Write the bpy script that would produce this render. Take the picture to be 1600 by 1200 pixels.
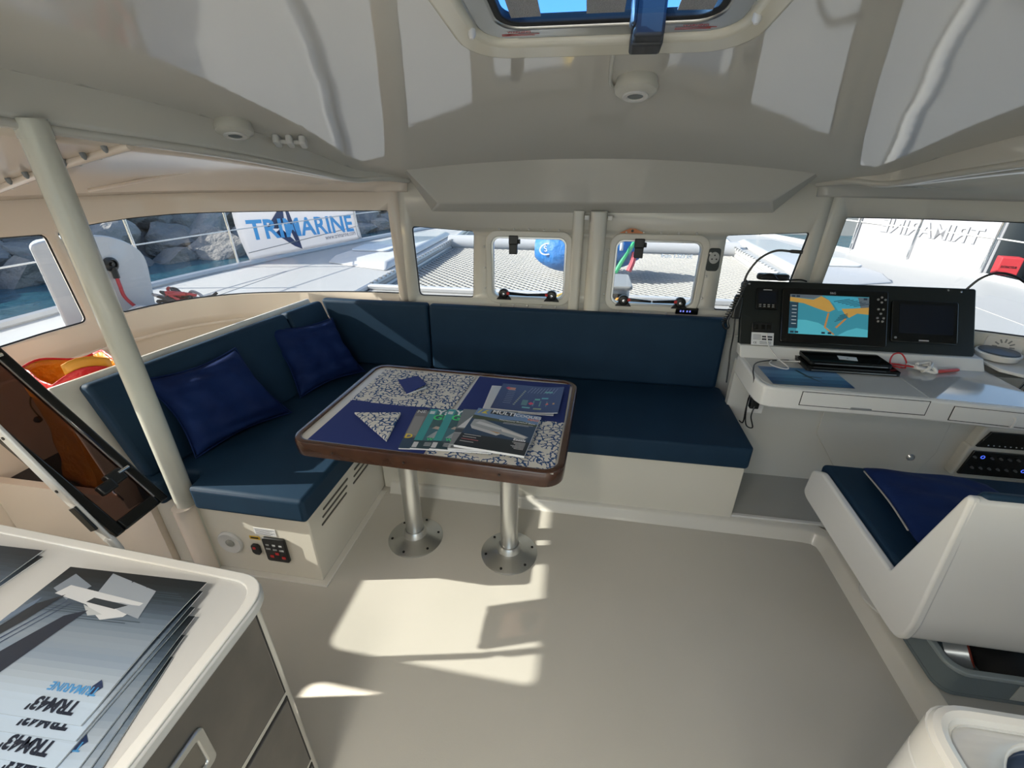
import bpy, bmesh, math, random
from mathutils import Vector, Matrix, noise
from mathutils.geometry import tessellate_polygon
random.seed(7)
for o in list(bpy.data.objects): bpy.data.objects.remove(o)
SC = bpy.context.scene; COL = SC.collection
R = math.radians; PI = math.pi

# ------------------------------------------------------------------ camera
cd = bpy.data.cameras.new('camera'); cam = bpy.data.objects.new('camera', cd); COL.objects.link(cam)
cd.sensor_fit = 'HORIZONTAL'; cd.sensor_width = 36; cd.lens = 697/1600*36; cd.clip_start = .02; cd.clip_end = 800
ax = ((.987, .161, .002), (-.073, .437, .897), (.144, -.885, .443))
bx_ = Vector(ax[0]).normalized(); by_ = Vector(ax[1]); by_ = (by_ - bx_*by_.dot(bx_)).normalized(); bz_ = bx_.cross(by_)
cam.matrix_world = Matrix(((bx_.x, by_.x, bz_.x, 0), (bx_.y, by_.y, bz_.y, 0), (bx_.z, by_.z, bz_.z, 1.64), (0, 0, 0, 1)))
SC.camera = cam

# ------------------------------------------------------------------ world, sun, exposure
w = bpy.data.worlds.new('world'); SC.world = w; w.use_nodes = True; nt = w.node_tree
for n in list(nt.nodes): nt.nodes.remove(n)
sky = nt.nodes.new('ShaderNodeTexSky'); sky.sky_type = 'NISHITA'; sky.sun_disc = False
sky.sun_elevation = R(28.5); sky.sun_rotation = R(253); sky.air_density = 1.0; sky.dust_density = 1.5; sky.ozone_density = 1.0
bg = nt.nodes.new('ShaderNodeBackground'); bg.inputs['Strength'].default_value = .19
wo = nt.nodes.new('ShaderNodeOutputWorld')
nt.links.new(sky.outputs[0], bg.inputs[0]); nt.links.new(bg.outputs[0], wo.inputs[0])
sd = bpy.data.lights.new('sun', 'SUN'); sun = bpy.data.objects.new('sun', sd); COL.objects.link(sun)
sd.energy = 5.6; sd.angle = R(.53); sd.color = (1.0, .92, .81)
SUN = Vector((1, .20, -.555)).normalized()
sun.rotation_euler = SUN.to_track_quat('-Z', 'Y').to_euler(); sun.location = (-20, -3, 14)
vs = SC.view_settings; vs.view_transform = 'Standard'; vs.look = 'None'; vs.gamma = 1; vs.use_curve_mapping = False
vs.exposure = 1.52

# ------------------------------------------------------------------ materials
MATS = {}
def mat(name, col, rough=.5, metal=0, coat=0, spec=.5, bump=None, vary=None, emit=None, trans=0):
    if name in MATS: return MATS[name]
    m = bpy.data.materials.new(name); m.use_nodes = True; t = m.node_tree; b = t.nodes['Principled BSDF']
    b.inputs['Base Color'].default_value = (*col, 1); b.inputs['Roughness'].default_value = rough; b.inputs['Metallic'].default_value = metal
    b.inputs['Coat Weight'].default_value = coat; b.inputs['Coat Roughness'].default_value = .04; b.inputs['Specular IOR Level'].default_value = spec
    b.inputs['Transmission Weight'].default_value = trans
    if emit: b.inputs['Emission Color'].default_value = (*emit[0], 1); b.inputs['Emission Strength'].default_value = emit[1]
    if bump or vary:
        tc = t.nodes.new('ShaderNodeTexCoord')
    if bump:
        n = t.nodes.new('ShaderNodeTexNoise'); n.inputs['Scale'].default_value = bump[0]; n.inputs['Detail'].default_value = bump[3] if len(bump) > 3 else 3
        t.links.new(tc.outputs['Object'], n.inputs['Vector'])
        bp = t.nodes.new('ShaderNodeBump'); bp.inputs['Strength'].default_value = bump[1]; bp.inputs['Distance'].default_value = bump[2]
        t.links.new(n.outputs['Fac'], bp.inputs['Height']); t.links.new(bp.outputs[0], b.inputs['Normal'])
        if coat: t.links.new(bp.outputs[0], b.inputs['Coat Normal'])
    if vary:
        n2 = t.nodes.new('ShaderNodeTexNoise'); n2.inputs['Scale'].default_value = vary[0]; n2.inputs['Detail'].default_value = 5
        t.links.new(tc.outputs['Object'], n2.inputs['Vector'])
        rp = t.nodes.new('ShaderNodeValToRGB'); rp.color_ramp.elements[0].position = .3; rp.color_ramp.elements[1].position = .7
        rp.color_ramp.elements[0].color = (*col, 1); rp.color_ramp.elements[1].color = (*vary[1], 1)
        t.links.new(n2.outputs['Fac'], rp.inputs[0]); t.links.new(rp.outputs[0], b.inputs['Base Color'])
    MATS[name] = m; return m
def glass(name, tint, refl=1.0):
    m = bpy.data.materials.new(name); m.use_nodes = True; t = m.node_tree
    for n in list(t.nodes): t.nodes.remove(n)
    tr = t.nodes.new('ShaderNodeBsdfTransparent'); tr.inputs[0].default_value = (*tint, 1)
    gl = t.nodes.new('ShaderNodeBsdfGlossy'); gl.inputs['Roughness'].default_value = .01
    lw = t.nodes.new('ShaderNodeLayerWeight'); lw.inputs[0].default_value = .5
    pw = t.nodes.new('ShaderNodeMath'); pw.operation = 'POWER'; pw.inputs[1].default_value = 5
    mu = t.nodes.new('ShaderNodeMath'); mu.operation = 'MULTIPLY_ADD'; mu.inputs[1].default_value = .9*refl; mu.inputs[2].default_value = .03*refl
    mx = t.nodes.new('ShaderNodeMixShader'); o = t.nodes.new('ShaderNodeOutputMaterial')
    t.links.new(lw.outputs['Facing'], pw.inputs[0]); t.links.new(pw.outputs[0], mu.inputs[0]); t.links.new(mu.outputs[0], mx.inputs[0])
    t.links.new(tr.outputs[0], mx.inputs[1]); t.links.new(gl.outputs[0], mx.inputs[2]); t.links.new(mx.outputs[0], o.inputs[0])
    MATS[name] = m; return m
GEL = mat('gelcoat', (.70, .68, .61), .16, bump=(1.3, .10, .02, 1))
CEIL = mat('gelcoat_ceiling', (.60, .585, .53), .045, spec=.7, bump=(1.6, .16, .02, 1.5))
WARM_LIT = mat('gelcoat_port_lit', (.84, .74, .63), .14, bump=(1.5, .10, .02, 1))  # port-side gelcoat, warm bounced light painted into its colour
FLOOR = mat('floor_satin', (.56, .54, .475), .42, bump=(260, .12, .002), vary=(2.5, (.59, .565, .50)))
NAVF = mat('sole_grey', (.42, .42, .39), .5, bump=(200, .1, .002))
CREAM = mat('cream_panel', (.70, .67, .58), .22, bump=(3, .06, .01))
WHITE = mat('white_gel', (.74, .735, .70), .2)
NAVY = mat('upholstery', (.007, .028, .058), .62, spec=.25, bump=(900, .25, .002), vary=(6, (.009, .034, .068)))
PILLOW = mat('velvet', (.003, .014, .075), .75, spec=.2, bump=(14, .35, .02), vary=(9, (.005, .022, .10)))
PIPING = mat('piping', (.02, .04, .075), .6)
ALU = mat('brushed_alu', (.62, .63, .62), .32, 1, bump=(120, .05, .001))
STEEL = mat('stainless', (.17, .165, .155), .36, .75, bump=(30, .08, .004), vary=(7, (.22, .205, .19)))
CHROME = mat('chrome', (.75, .75, .75), .12, 1)
BLACK = mat('black_plastic', (.008, .009, .009), .35)
BLACKG = mat('black_gloss', (.004, .005, .005), .10)
PANEL = mat('black_panel', (.010, .014, .013), .34, bump=(600, .1, .001))
RUBBER = mat('rubber', (.01, .011, .012), .6)
WOOD = mat('mahogany', (.045, .018, .010), .22, coat=.5, vary=(14, (.075, .030, .015)))
TABLE = mat('table_cream', (.62, .59, .52), .25)
PAPER = mat('paper', (.75, .76, .77), .4)
GREYP = mat('grey_plastic', (.25, .26, .26), .4)
WPLAST = mat('white_plastic', (.72, .71, .68), .35)
RED = mat('red', (.55, .03, .03), .45)
BLUEC = mat('placemat_navy', (.012, .028, .16), .8, bump=(700, .3, .002))
DECK = mat('deck_white', (.47, .47, .46), .45, bump=(180, .2, .003), vary=(1.2, (.43, .435, .43)))
DECKG = mat('deck_grey', (.62, .65, .68), .5)
HULL = mat('hull_white', (.51, .52, .53), .25)
ROPE = mat('net_rope', (.40, .40, .385), .8)
GLASS = glass('clear_glass', (.47, .495, .50))
PGLASS = glass('portlight_glass', (.69, .71, .715))
SMOKE = glass('smoked_acrylic', (.34, .27, .25), .5)
HGLASS = glass('hatch_glass', (.42, .66, .95), .15)
def coral():
    m = mat('coral_print', (.68, .66, .60), .8); t = m.node_tree; b = t.nodes['Principled BSDF']
    tc = t.nodes.new('ShaderNodeTexCoord')
    mp = t.nodes.new('ShaderNodeMapping'); mp.inputs['Scale'].default_value = (30, 30, 30); t.links.new(tc.outputs['Object'], mp.inputs[0])
    nz = t.nodes.new('ShaderNodeTexNoise'); nz.inputs['Scale'].default_value = 1.2; t.links.new(mp.outputs[0], nz.inputs['Vector'])
    ad = t.nodes.new('ShaderNodeVectorMath'); ad.operation = 'ADD'; t.links.new(mp.outputs[0], ad.inputs[0]); t.links.new(nz.outputs['Color'], ad.inputs[1])
    vo = t.nodes.new('ShaderNodeTexVoronoi'); vo.feature = 'DISTANCE_TO_EDGE'; vo.voronoi_dimensions = '2D'; vo.inputs['Scale'].default_value = 1.5
    t.links.new(ad.outputs[0], vo.inputs['Vector'])
    v2 = t.nodes.new('ShaderNodeTexVoronoi'); v2.voronoi_dimensions = '2D'; v2.inputs['Scale'].default_value = .9; t.links.new(mp.outputs[0], v2.inputs['Vector'])
    lt = t.nodes.new('ShaderNodeMath'); lt.operation = 'LESS_THAN'; lt.inputs[1].default_value = .12; t.links.new(vo.outputs['Distance'], lt.inputs[0])
    g2 = t.nodes.new('ShaderNodeMath'); g2.operation = 'LESS_THAN'; g2.inputs[1].default_value = .62; t.links.new(v2.outputs['Distance'], g2.inputs[0])
    ml = t.nodes.new('ShaderNodeMath'); ml.operation = 'MULTIPLY'; t.links.new(lt.outputs[0], ml.inputs[0]); t.links.new(g2.outputs[0], ml.inputs[1])
    mx = t.nodes.new('ShaderNodeMix'); mx.data_type = 'RGBA'; mx.inputs[6].default_value = (.66, .64, .58, 1); mx.inputs[7].default_value = (.02, .07, .19, 1)
    t.links.new(ml.outputs[0], mx.inputs[0]); t.links.new(mx.outputs[2], b.inputs['Base Color'])
    return m
CORAL = coral()

# ------------------------------------------------------------------ builders
WL = {}
def wl(o): return WL.get(o.name, Vector((0, 0, 0))) if o else Vector((0, 0, 0))
def tag(o, label=None, cat=None, group=None, kind=None):
    if label: o['label'] = label
    if cat: o['category'] = cat
    if group: o['group'] = group
    if kind: o['kind'] = kind
    return o
def thing(name, label, cat, loc, group=None):
    o = bpy.data.objects.new(name, None); COL.objects.link(o); o.empty_display_size = .05
    o.location = loc; WL[o.name] = Vector(loc); return tag(o, label, cat, group)
class B:
    def __init__(s): s.v = []; s.f = []; s.m = []; s.cur = 0
    def add(s, vs, fs, M=None):
        n = len(s.v)
        for p in vs:
            p = Vector(p); s.v.append(M @ p if M else p)
        for f in fs: s.f.append([i+n for i in f]); s.m.append(s.cur)
        return s
    def mi(s, i): s.cur = i; return s
    def box(s, x0, x1, y0, y1, z0, z1, M=None):
        return s.add([(x0,y0,z0),(x1,y0,z0),(x1,y1,z0),(x0,y1,z0),(x0,y0,z1),(x1,y0,z1),(x1,y1,z1),(x0,y1,z1)],
                     [(0,3,2,1),(4,5,6,7),(0,1,5,4),(1,2,6,5),(2,3,7,6),(3,0,4,7)], M)
    def hexa(s, lo, hi):   # two quads of 4 points
        return s.add(list(lo)+list(hi), [(0,3,2,1),(4,5,6,7),(0,1,5,4),(1,2,6,5),(2,3,7,6),(3,0,4,7)])
    def prism(s, poly, z0, z1, M=None):
        n = len(poly)
        return s.add([(p[0],p[1],z0) for p in poly]+[(p[0],p[1],z1) for p in poly],
                     [list(range(n-1,-1,-1)), list(range(n,2*n))]+[(i,(i+1)%n,n+(i+1)%n,n+i) for i in range(n)], M)
    def ring(s, outer, inner, z0, z1, M=None):   # same point count
        n = len(outer); vs = []
        for pl, z in ((outer,z0),(inner,z0),(outer,z1),(inner,z1)): vs += [(p[0],p[1],z) for p in pl]
        fs = []
        for i in range(n):
            j = (i+1) % n
            fs += [(i,n+i,n+j,j),(2*n+i,2*n+j,3*n+j,3*n+i),(i,j,2*n+j,2*n+i),(n+i,3*n+i,3*n+j,n+j)]
        return s.add(vs, fs, M)
    def tube(s, path, r, n=8, closed=False, M=None):
        P = [Vector(p) for p in path]; k = len(P); rings = []; up = None
        for i in range(k):
            a = P[(i-1) % k] if (closed or i > 0) else P[i]; b = P[(i+1) % k] if (closed or i < k-1) else P[i]
            t = (b-a).normalized()
            if up is None:
                up = Vector((0,0,1)) if abs(t.z) < .9 else Vector((1,0,0))
            x = t.cross(up)
            if x.length < 1e-5: x = t.cross(Vector((1,0,0)))
            x.normalize(); up = x.cross(t).normalized()
            rr = r[i] if isinstance(r, (list,tuple)) else r
            rings.append([P[i]+(x*math.cos(2*PI*j/n)+up*math.sin(2*PI*j/n))*rr for j in range(n)])
        fs = []
        for i in range(k if closed else k-1):
            i2 = (i+1) % k
            for j in range(n): fs.append((i*n+j, i*n+(j+1)%n, i2*n+(j+1)%n, i2*n+j))
        if not closed: fs.append(list(range(n-1,-1,-1))); fs.append([(k-1)*n+j for j in range(n)])
        return s.add([p for q in rings for p in q], fs, M)
    def lathe(s, prof, n=24, M=None, caps=True):   # (r,z) profile about z
        vs = []; fs = []
        for r, z in prof:
            for j in range(n): vs.append((r*math.cos(2*PI*j/n), r*math.sin(2*PI*j/n), z))
        for i in range(len(prof)-1):
            for j in range(n): fs.append((i*n+j, i*n+(j+1)%n, (i+1)*n+(j+1)%n, (i+1)*n+j))
        if caps and prof[0][0] > 1e-6: fs.append(list(range(n-1,-1,-1)))
        if caps and prof[-1][0] > 1e-6: fs.append([(len(prof)-1)*n+j for j in range(n)])
        return s.add(vs, fs, M)
    def grid(s, fn, nu, nv, M=None):
        vs = [fn(i/nu, j/nv) for j in range(nv+1) for i in range(nu+1)]
        fs = [(j*(nu+1)+i, j*(nu+1)+i+1, (j+1)*(nu+1)+i+1, (j+1)*(nu+1)+i) for j in range(nv) for i in range(nu)]
        return s.add(vs, fs, M)
    def holed(s, outer, holes, z, M=None):
        loops = [[Vector((p[0],p[1],0)) for p in l] for l in [outer]+holes]
        tris = tessellate_polygon(loops); vs = [(p[0],p[1],z) for l in [outer]+holes for p in l]
        return s.add(vs, [tuple(t) for t in tris], M)
    def text(s, body, size, M, bold=0.0, align='LEFT', sx=1.0, spacing=1.0):
        c = bpy.data.curves.new('t', 'FONT'); c.body = body; c.size = size; c.offset = bold; c.align_x = align; c.space_character = spacing; c.resolution_u = 3
        o = bpy.data.objects.new('t', c); COL.objects.link(o); dg = bpy.context.evaluated_depsgraph_get(); dg.update()
        me = bpy.data.meshes.new_from_object(o.evaluated_get(dg))
        s.add([(v.co.x*sx, v.co.y, v.co.z) for v in me.vertices], [tuple(p.vertices) for p in me.polygons], M)
        bpy.data.objects.remove(o); bpy.data.curves.remove(c); bpy.data.meshes.remove(me); return s
    def obj(s, name, mats, parent=None, smooth=40, bevel=None, solid=None, sub=0, fix=True):
        if not isinstance(mats, (list,tuple)): mats = [mats]
        xs = [p.x for p in s.v]; ys = [p.y for p in s.v]; zs = [p.z for p in s.v]
        o0 = Vector(((min(xs)+max(xs))/2, (min(ys)+max(ys))/2, min(zs)))
        me = bpy.data.meshes.new(name); me.from_pydata([p-o0 for p in s.v], [], s.f)
        for m in mats: me.materials.append(m)
        if len(mats) > 1: me.polygons.foreach_set('material_index', s.m)
        if fix:
            b = bmesh.new(); b.from_mesh(me); bmesh.ops.recalc_face_normals(b, faces=b.faces); b.to_mesh(me); b.free()
        if smooth:
            me.polygons.foreach_set('use_smooth', [True]*len(me.polygons)); me.set_sharp_from_angle(angle=R(smooth))
        me.update()
        o = bpy.data.objects.new(name, me); COL.objects.link(o)
        o.location = o0 - wl(parent); WL[o.name] = o0
        if parent: o.parent = parent
        if solid: md = o.modifiers.new('s', 'SOLIDIFY'); md.thickness = solid[0]; md.offset = solid[1]
        if bevel: md = o.modifiers.new('b', 'BEVEL'); md.width = bevel[0]; md.segments = bevel[1]; md.limit_method = 'ANGLE'; md.angle_limit = R(30); md.harden_normals = False
        if sub: md = o.modifiers.new('u', 'SUBSURF'); md.levels = sub; md.render_levels = sub
        return o
def clone(src, name, world, parent=None):
    o = src.copy(); o.name = name; COL.objects.link(o); o.parent = parent; o.location = Vector(world)-wl(parent); WL[o.name] = Vector(world); return o
def struct(o): o['kind'] = 'structure'; return o
def rrect(x0, x1, y0, y1, r, n=6):
    out = []
    for cx, cy, a in ((x1-r,y1-r,0),(x0+r,y1-r,90),(x0+r,y0+r,180),(x1-r,y0+r,270)):
        for k in range(n+1):
            t = R(a+90*k/n); out.append((cx+r*math.cos(t), cy+r*math.sin(t)))
    return out
def frame(o, x, y, z=None):
    x = Vector(x).normalized(); y = Vector(y); y = (y-x*x.dot(y)).normalized(); z = x.cross(y); o = Vector(o)
    return Matrix(((x.x,y.x,z.x,o.x),(x.y,y.y,z.y,o.y),(x.z,y.z,z.z,o.z),(0,0,0,1)))
def catmull(P, n=8, closed=False):
    P = [Vector(p) for p in P]; out = []; k = len(P)
    for i in range(k if closed else k-1):
        p0 = P[(i-1) % k] if (closed or i) else P[0]; p1 = P[i]; p2 = P[(i+1) % k]; p3 = P[(i+2) % k] if (closed or i+2 < k) else P[-1]
        for j in range(n):
            t = j/n; out.append(.5*((2*p1)+(p2-p0)*t+(2*p0-5*p1+4*p2-p3)*t*t+(3*p1-p0-3*p2+p3)*t**3))
    if not closed: out.append(P[-1])
    return out

# ================================================================== SETTING
# window wall: a curved band in plan, unrolled as (s, z)
Lc = [(-2.50,-1.2),(-2.50,-.4),(-2.50,.5),(-2.50,1.3),(-2.48,1.65),(-2.43,1.92),(-2.32,2.16),(-2.12,2.35),(-1.85,2.455),(-1.55,2.52),(-1.25,2.55),(-1.05,2.55)]
WP = catmull([(x,y,0) for x,y in Lc]+[(-x,y,0) for x,y in Lc[::-1]], 8)
WS = [0.0]
for a, b in zip(WP, WP[1:]): WS.append(WS[-1]+(b-a).length)
HALF = WS[-1]/2
def wallpt(s, z, off=0.0):
    t = s+HALF; i = 0
    t = min(max(t, 1e-6), WS[-1]-1e-6)
    lo, hi = 0, len(WS)-1
    while hi-lo > 1:
        m = (lo+hi)//2
        if WS[m] <= t: lo = m
        else: hi = m
    u = (t-WS[lo])/(WS[lo+1]-WS[lo]); p = WP[lo].lerp(WP[lo+1], u); d = (WP[lo+1]-WP[lo]).normalized()
    n = Vector((-d.y, d.x, 0))      # outward
    return Vector((p.x, p.y, z))+n*off
def roundpoly(P, r, n=5):
    out = []; k = len(P)
    for i in range(k):
        p = Vector((*P[i],0)); a = (Vector((*P[i-1],0))-p); b = (Vector((*P[(i+1)%k],0))-p)
        rr = r[i] if isinstance(r,(list,tuple)) else r
        if rr <= 0: out.append(P[i]); continue
        a2 = p+a.normalized()*min(rr,a.length*.45); b2 = p+b.normalized()*min(rr,b.length*.45)
        for j in range(n+1):
            t = j/n; q = a2*(1-t)**2+p*2*t*(1-t)+b2*t*t; out.append((q.x,q.y))
    return out
HOLES = {
 'LW': roundpoly([(-1.128,1.401),(-1.662,1.396),(-2.11,1.393),(-2.354,1.392),(-2.557,1.383),(-2.738,1.366),(-2.864,1.351),(-2.730,.917),(-2.49,.922),(-2.228,.921),(-1.758,.919),(-1.115,.922)], [.012,0,0,0,0,0,.03,.03,0,0,0,.012]),
 'LW2': roundpoly([(-2.898,1.345),(-3.07,1.352),(-4.245,1.37),(-4.065,.911),(-3.247,.911),(-3.07,.916),(-2.882,.917)], [.03,0,.05,.05,0,0,.03]),
 'LW3': roundpoly([(-4.36,1.37),(-5.5,1.37),(-5.5,.911),(-4.18,.911)], .05),
 'w1': roundpoly([(-1.0,1.321),(-.630,1.301),(-.648,.919),(-.989,.916)], [.03,.02,.02,.03]),
 'h1': roundpoly([(-.535,1.281),(-.106,1.281),(-.106,.927),(-.535,.927)], .04),
 'h2': roundpoly([(.150,1.281),(.606,1.281),(.606,.920),(.150,.927)], .04),
 'w4': roundpoly([(.707,1.312),(1.103,1.335),(1.06,.912),(.719,.912)], .02),
 'RW': roundpoly([(1.245,1.409),(1.636,1.411),(1.979,1.411),(2.6,1.40),(2.864,1.36),(2.73,.905),(2.167,.901),(1.75,.900),(1.215,.900)], [.012,0,0,0,.03,.03,0,0,.012]),
 'RW2': roundpoly([(2.93,1.35),(4.15,1.37),(3.98,.911),(2.9,.911)], .04),
 'RW3': roundpoly([(4.24,1.37),(5.2,1.37),(5.2,.911),(4.08,.911)], .05),
}
ZTOP = 1.60; ZMID = .775
def wallmesh(s0, s1, names, off=0.0):
    outer = [(s0,ZMID),(s1,ZMID),(s1,ZTOP),(s0,ZTOP)]
    b2 = B().holed(outer, [HOLES[k] for k in names], 0)
    bm = bmesh.new(); vs = [bm.verts.new(p) for p in b2.v]
    for f in b2.f:
        try: bm.faces.new([vs[i] for i in f])
        except ValueError: pass
    s = math.ceil(s0/.07)*.07
    while s < s1:
        if abs(s) > 1.05:
            bmesh.ops.bisect_plane(bm, geom=bm.verts[:]+bm.edges[:]+bm.faces[:], dist=1e-6, plane_co=(s,0,0), plane_no=(1,0,0))
        s += .07
    bm.verts.index_update()
    out = B(); out.add([wallpt(v.co.x, v.co.y, off) for v in bm.verts], [[v.index for v in f.verts] for f in bm.faces]); bm.free(); return out
def solidwall(name, s0, s1, names, m):
    w_ = wallmesh(s0, s1, names); bm = None
    o = w_.obj(name, m, smooth=30, fix=False)
    md = o.modifiers.new('s','SOLIDIFY'); md.thickness = .035; md.offset = -1
    return struct(o)
# faces are wound so that the inner side faces the cabin
WALL_L = solidwall('wall_left', -HALF+.01, -1.06, ['LW','LW2','LW3'], WARM_LIT)
WALL_F = solidwall('wall_front', -1.06, 1.16, ['w1','h1','h2','w4'], GEL)
WALL_R = solidwall('wall_right', 1.16, HALF-.01, ['RW','RW2','RW3'], GEL)
def lower(name, s0, s1, off, m):
    b = B(); n = int((s1-s0)/.08)+1
    prof = [(ZMID,.0),(ZMID-.012,.006),(ZMID-.02,off),(.35,off+.01),(-.75,off+.02)]
    b.grid(lambda u,v: wallpt(s0+(s1-s0)*u, prof[min(int(round(v*4)),4)][0], prof[min(int(round(v*4)),4)][1]), n, 4)
    return struct(b.obj(name, m, smooth=30, solid=(.02,0)))
lower('wall_left', -HALF+.01, -1.0, .06, WARM_LIT); lower('wall_front', -1.0, 1.0, .0, GEL); lower('wall_right', 1.0, HALF-.01, .03, GEL)
# window seals and panes (fixed lights)
def window(n, key, seal_r=.006, off=.018):
    h = HOLES[key]; pl = []
    for i,(s,z) in enumerate(h):
        s2,z2 = h[(i+1)%len(h)]; k = max(1,int(math.hypot(s2-s,z2-z)/.09))
        for j in range(k): pl.append((s+(s2-s)*j/k, z+(z2-z)*j/k))
    t = B().tube([wallpt(s,z,off) for s,z in pl], seal_r, 6, True).obj('window_%d'%n, RUBBER); struct(t)
    # pane
    b2 = B().holed(h, [], 0); bm = bmesh.new(); vs = [bm.verts.new(p) for p in b2.v]
    for f in b2.f:
        try: bm.faces.new([vs[i] for i in f])
        except ValueError: pass
    smin = min(p[0] for p in h); smax = max(p[0] for p in h); s = smin+.07
    while s < smax and smax-smin > .6:
        bmesh.ops.bisect_plane(bm, geom=bm.verts[:]+bm.edges[:]+bm.faces[:], dist=1e-6, plane_co=(s,0,0), plane_no=(1,0,0)); s += .07
    bm.verts.index_update()
    p = B().add([wallpt(v.co.x,v.co.y,off) for v in bm.verts], [[v.index for v in f.verts] for f in bm.faces]); bm.free()
    p.obj('pane', GLASS, t, smooth=30)
    return t
for i,k in enumerate(['LW','LW2','w1','w4','RW','RW2']): window(i+1, k)

# opening port lights in the front wall
SCREW = B().lathe([(.0065,0),(.0065,.003),(.004,.006),(.0,.007)], 8, frame((0,0,0),(1,0,0),(0,0,1)))
def portlight(n, key, label):
    h = HOLES[key]; xs = [p[0] for p in h]; zs = [p[1] for p in h]; x0,x1,z0,z1 = min(xs),max(xs),min(zs),max(zs)
    M = frame((0,2.55,0),(1,0,0),(0,0,1))      # local x=x, y=z, z=-Y (into the cabin)
    f = B().ring(rrect(x0-.028,x1+.028,z0-.028,z1+.028,.06), rrect(x0+.004,x1-.004,z0+.004,z1-.004,.045), -.03, .012, M).obj('window_%d'%n, GEL, bevel=(.006,3)); struct(f)
    B().ring(rrect(x0+.003,x1-.003,z0+.003,z1-.003,.045), rrect(x0+.014,x1-.014,z0+.014,z1-.014,.036), -.026, .006, M).obj('alu_rim', ALU, f, bevel=(.002,2))
    B().prism(rrect(x0+.010,x1-.010,z0+.010,z1-.010,.04), -.030, -.022, M).obj('pane', PGLASS, f)
    # top catch
    cx = x0+.13 if n == 9 else x0+.125
    cb = B().box(cx-.026,cx+.026,z1-.045,z1+.004,.0,.022,M).box(cx-.023,cx+.023,z1-.095,z1-.04,.004,.03,M); cb.box(cx+.026,cx+.038,z1-.04,z1-.015,.002,.02,M)
    cb.obj('catch', BLACK, f, bevel=(.004,2))
    # two hinged stays at the bottom
    for sx, dirn in ((x0+.075,1),(x1-.075,-1)):
        st = B(); st.prism([(sx-.045,z0-.004),(sx+.045,z0-.004),(sx+.025,z0+.022),(sx-.025,z0+.022)], .0,.02,M)
        st.lathe([(.030,0),(.030,.02),(.022,.026),(.0,.026)], 16, M @ Matrix.Translation((sx,z0+.032,.008)))
        hb = st.obj('hinge', BLACK, f, bevel=(.002,1))
        a = B().hexa([M@Vector(p) for p in ((sx+dirn*.02,z0+.028,.022),(sx+dirn*.15,z0+.026,.022),(sx+dirn*.15,z0+.038,.022),(sx+dirn*.02,z0+.048,.022))],
                     [M@Vector(p) for p in ((sx+dirn*.02,z0+.028,.034),(sx+dirn*.15,z0+.026,.034),(sx+dirn*.15,z0+.038,.034),(sx+dirn*.02,z0+.048,.034))])
        a.obj('arm', BLACKG, hb, bevel=(.003,2))
        B().box(sx+dirn*.028-.008,sx+dirn*.028+.008,z0+.030,z0+.046,.034,.038,M).obj('red_lock', RED, hb, bevel=(.002,1))
        B().lathe([(.008,0),(.008,.003),(0,.004)],10,M@Matrix.Translation((sx,z0+.032,.034))).obj('pivot', CHROME, hb)
    first = None
    for k in range(5):
        for zz in (z1+.036, z0-.036):
            x = x0+.05+(x1-x0-.1)*k/4
            if first is None: first = B().add(SCREW.v,SCREW.f,Matrix.Translation((x,2.538,zz))).obj('screw', WPLAST, f); fw = WL[first.name]; fp = Vector((x,2.538,zz))
            else: clone(first,'screw',fw+(Vector((x,2.538,zz))-fp),f)
    for k in range(3):
        for xx in (x0-.036,x1+.036):
            zz = z0+.06+(z1-z0-.12)*k/2; clone(first,'screw',fw+(Vector((xx,2.538,zz))-fp),f)
    return f
PL1 = portlight(9,'h1',''); PL2 = portlight(10,'h2','')
tx = B(); tx.text('from 1.523 k€', .028, frame((.40,2.574,1.185),(1,0,0),(0,0,1)), .0006); _sw = mat('sticker_white',(.9,.9,.9),.5); _n = _sw.node_tree; _q = _n.nodes.new('ShaderNodeBsdfTranslucent'); _q.inputs[0].default_value = (1,1,1,1); _n.links.new(_q.outputs[0], _n.nodes['Material Output'].inputs[0]); tx.obj('sticker_lettering', _sw, PL2)

# pillars in the middle of the front wall (mast support and conduit)
b = B().prism(roundpoly([(-.088,2.55),(-.078,2.515),(-.03,2.512),(-.02,2.55)],.012,3), .86, 1.42); struct(b.obj('trim_1', GEL, bevel=(.004,2)))
b = B().prism(roundpoly([(.0,2.55),(.012,2.495),(.085,2.490),(.10,2.55)],.03,5), .86, 1.42); struct(b.obj('trim_2', GEL, bevel=(.004,2)))
t = None
for x in (-.012,.045,.108):
    o = B().box(x-.012,x+.012,2.50,2.53,1.375,1.40).obj('trim_clip', WPLAST, bpy.data.objects['trim_2'], bevel=(.003,2))

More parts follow.
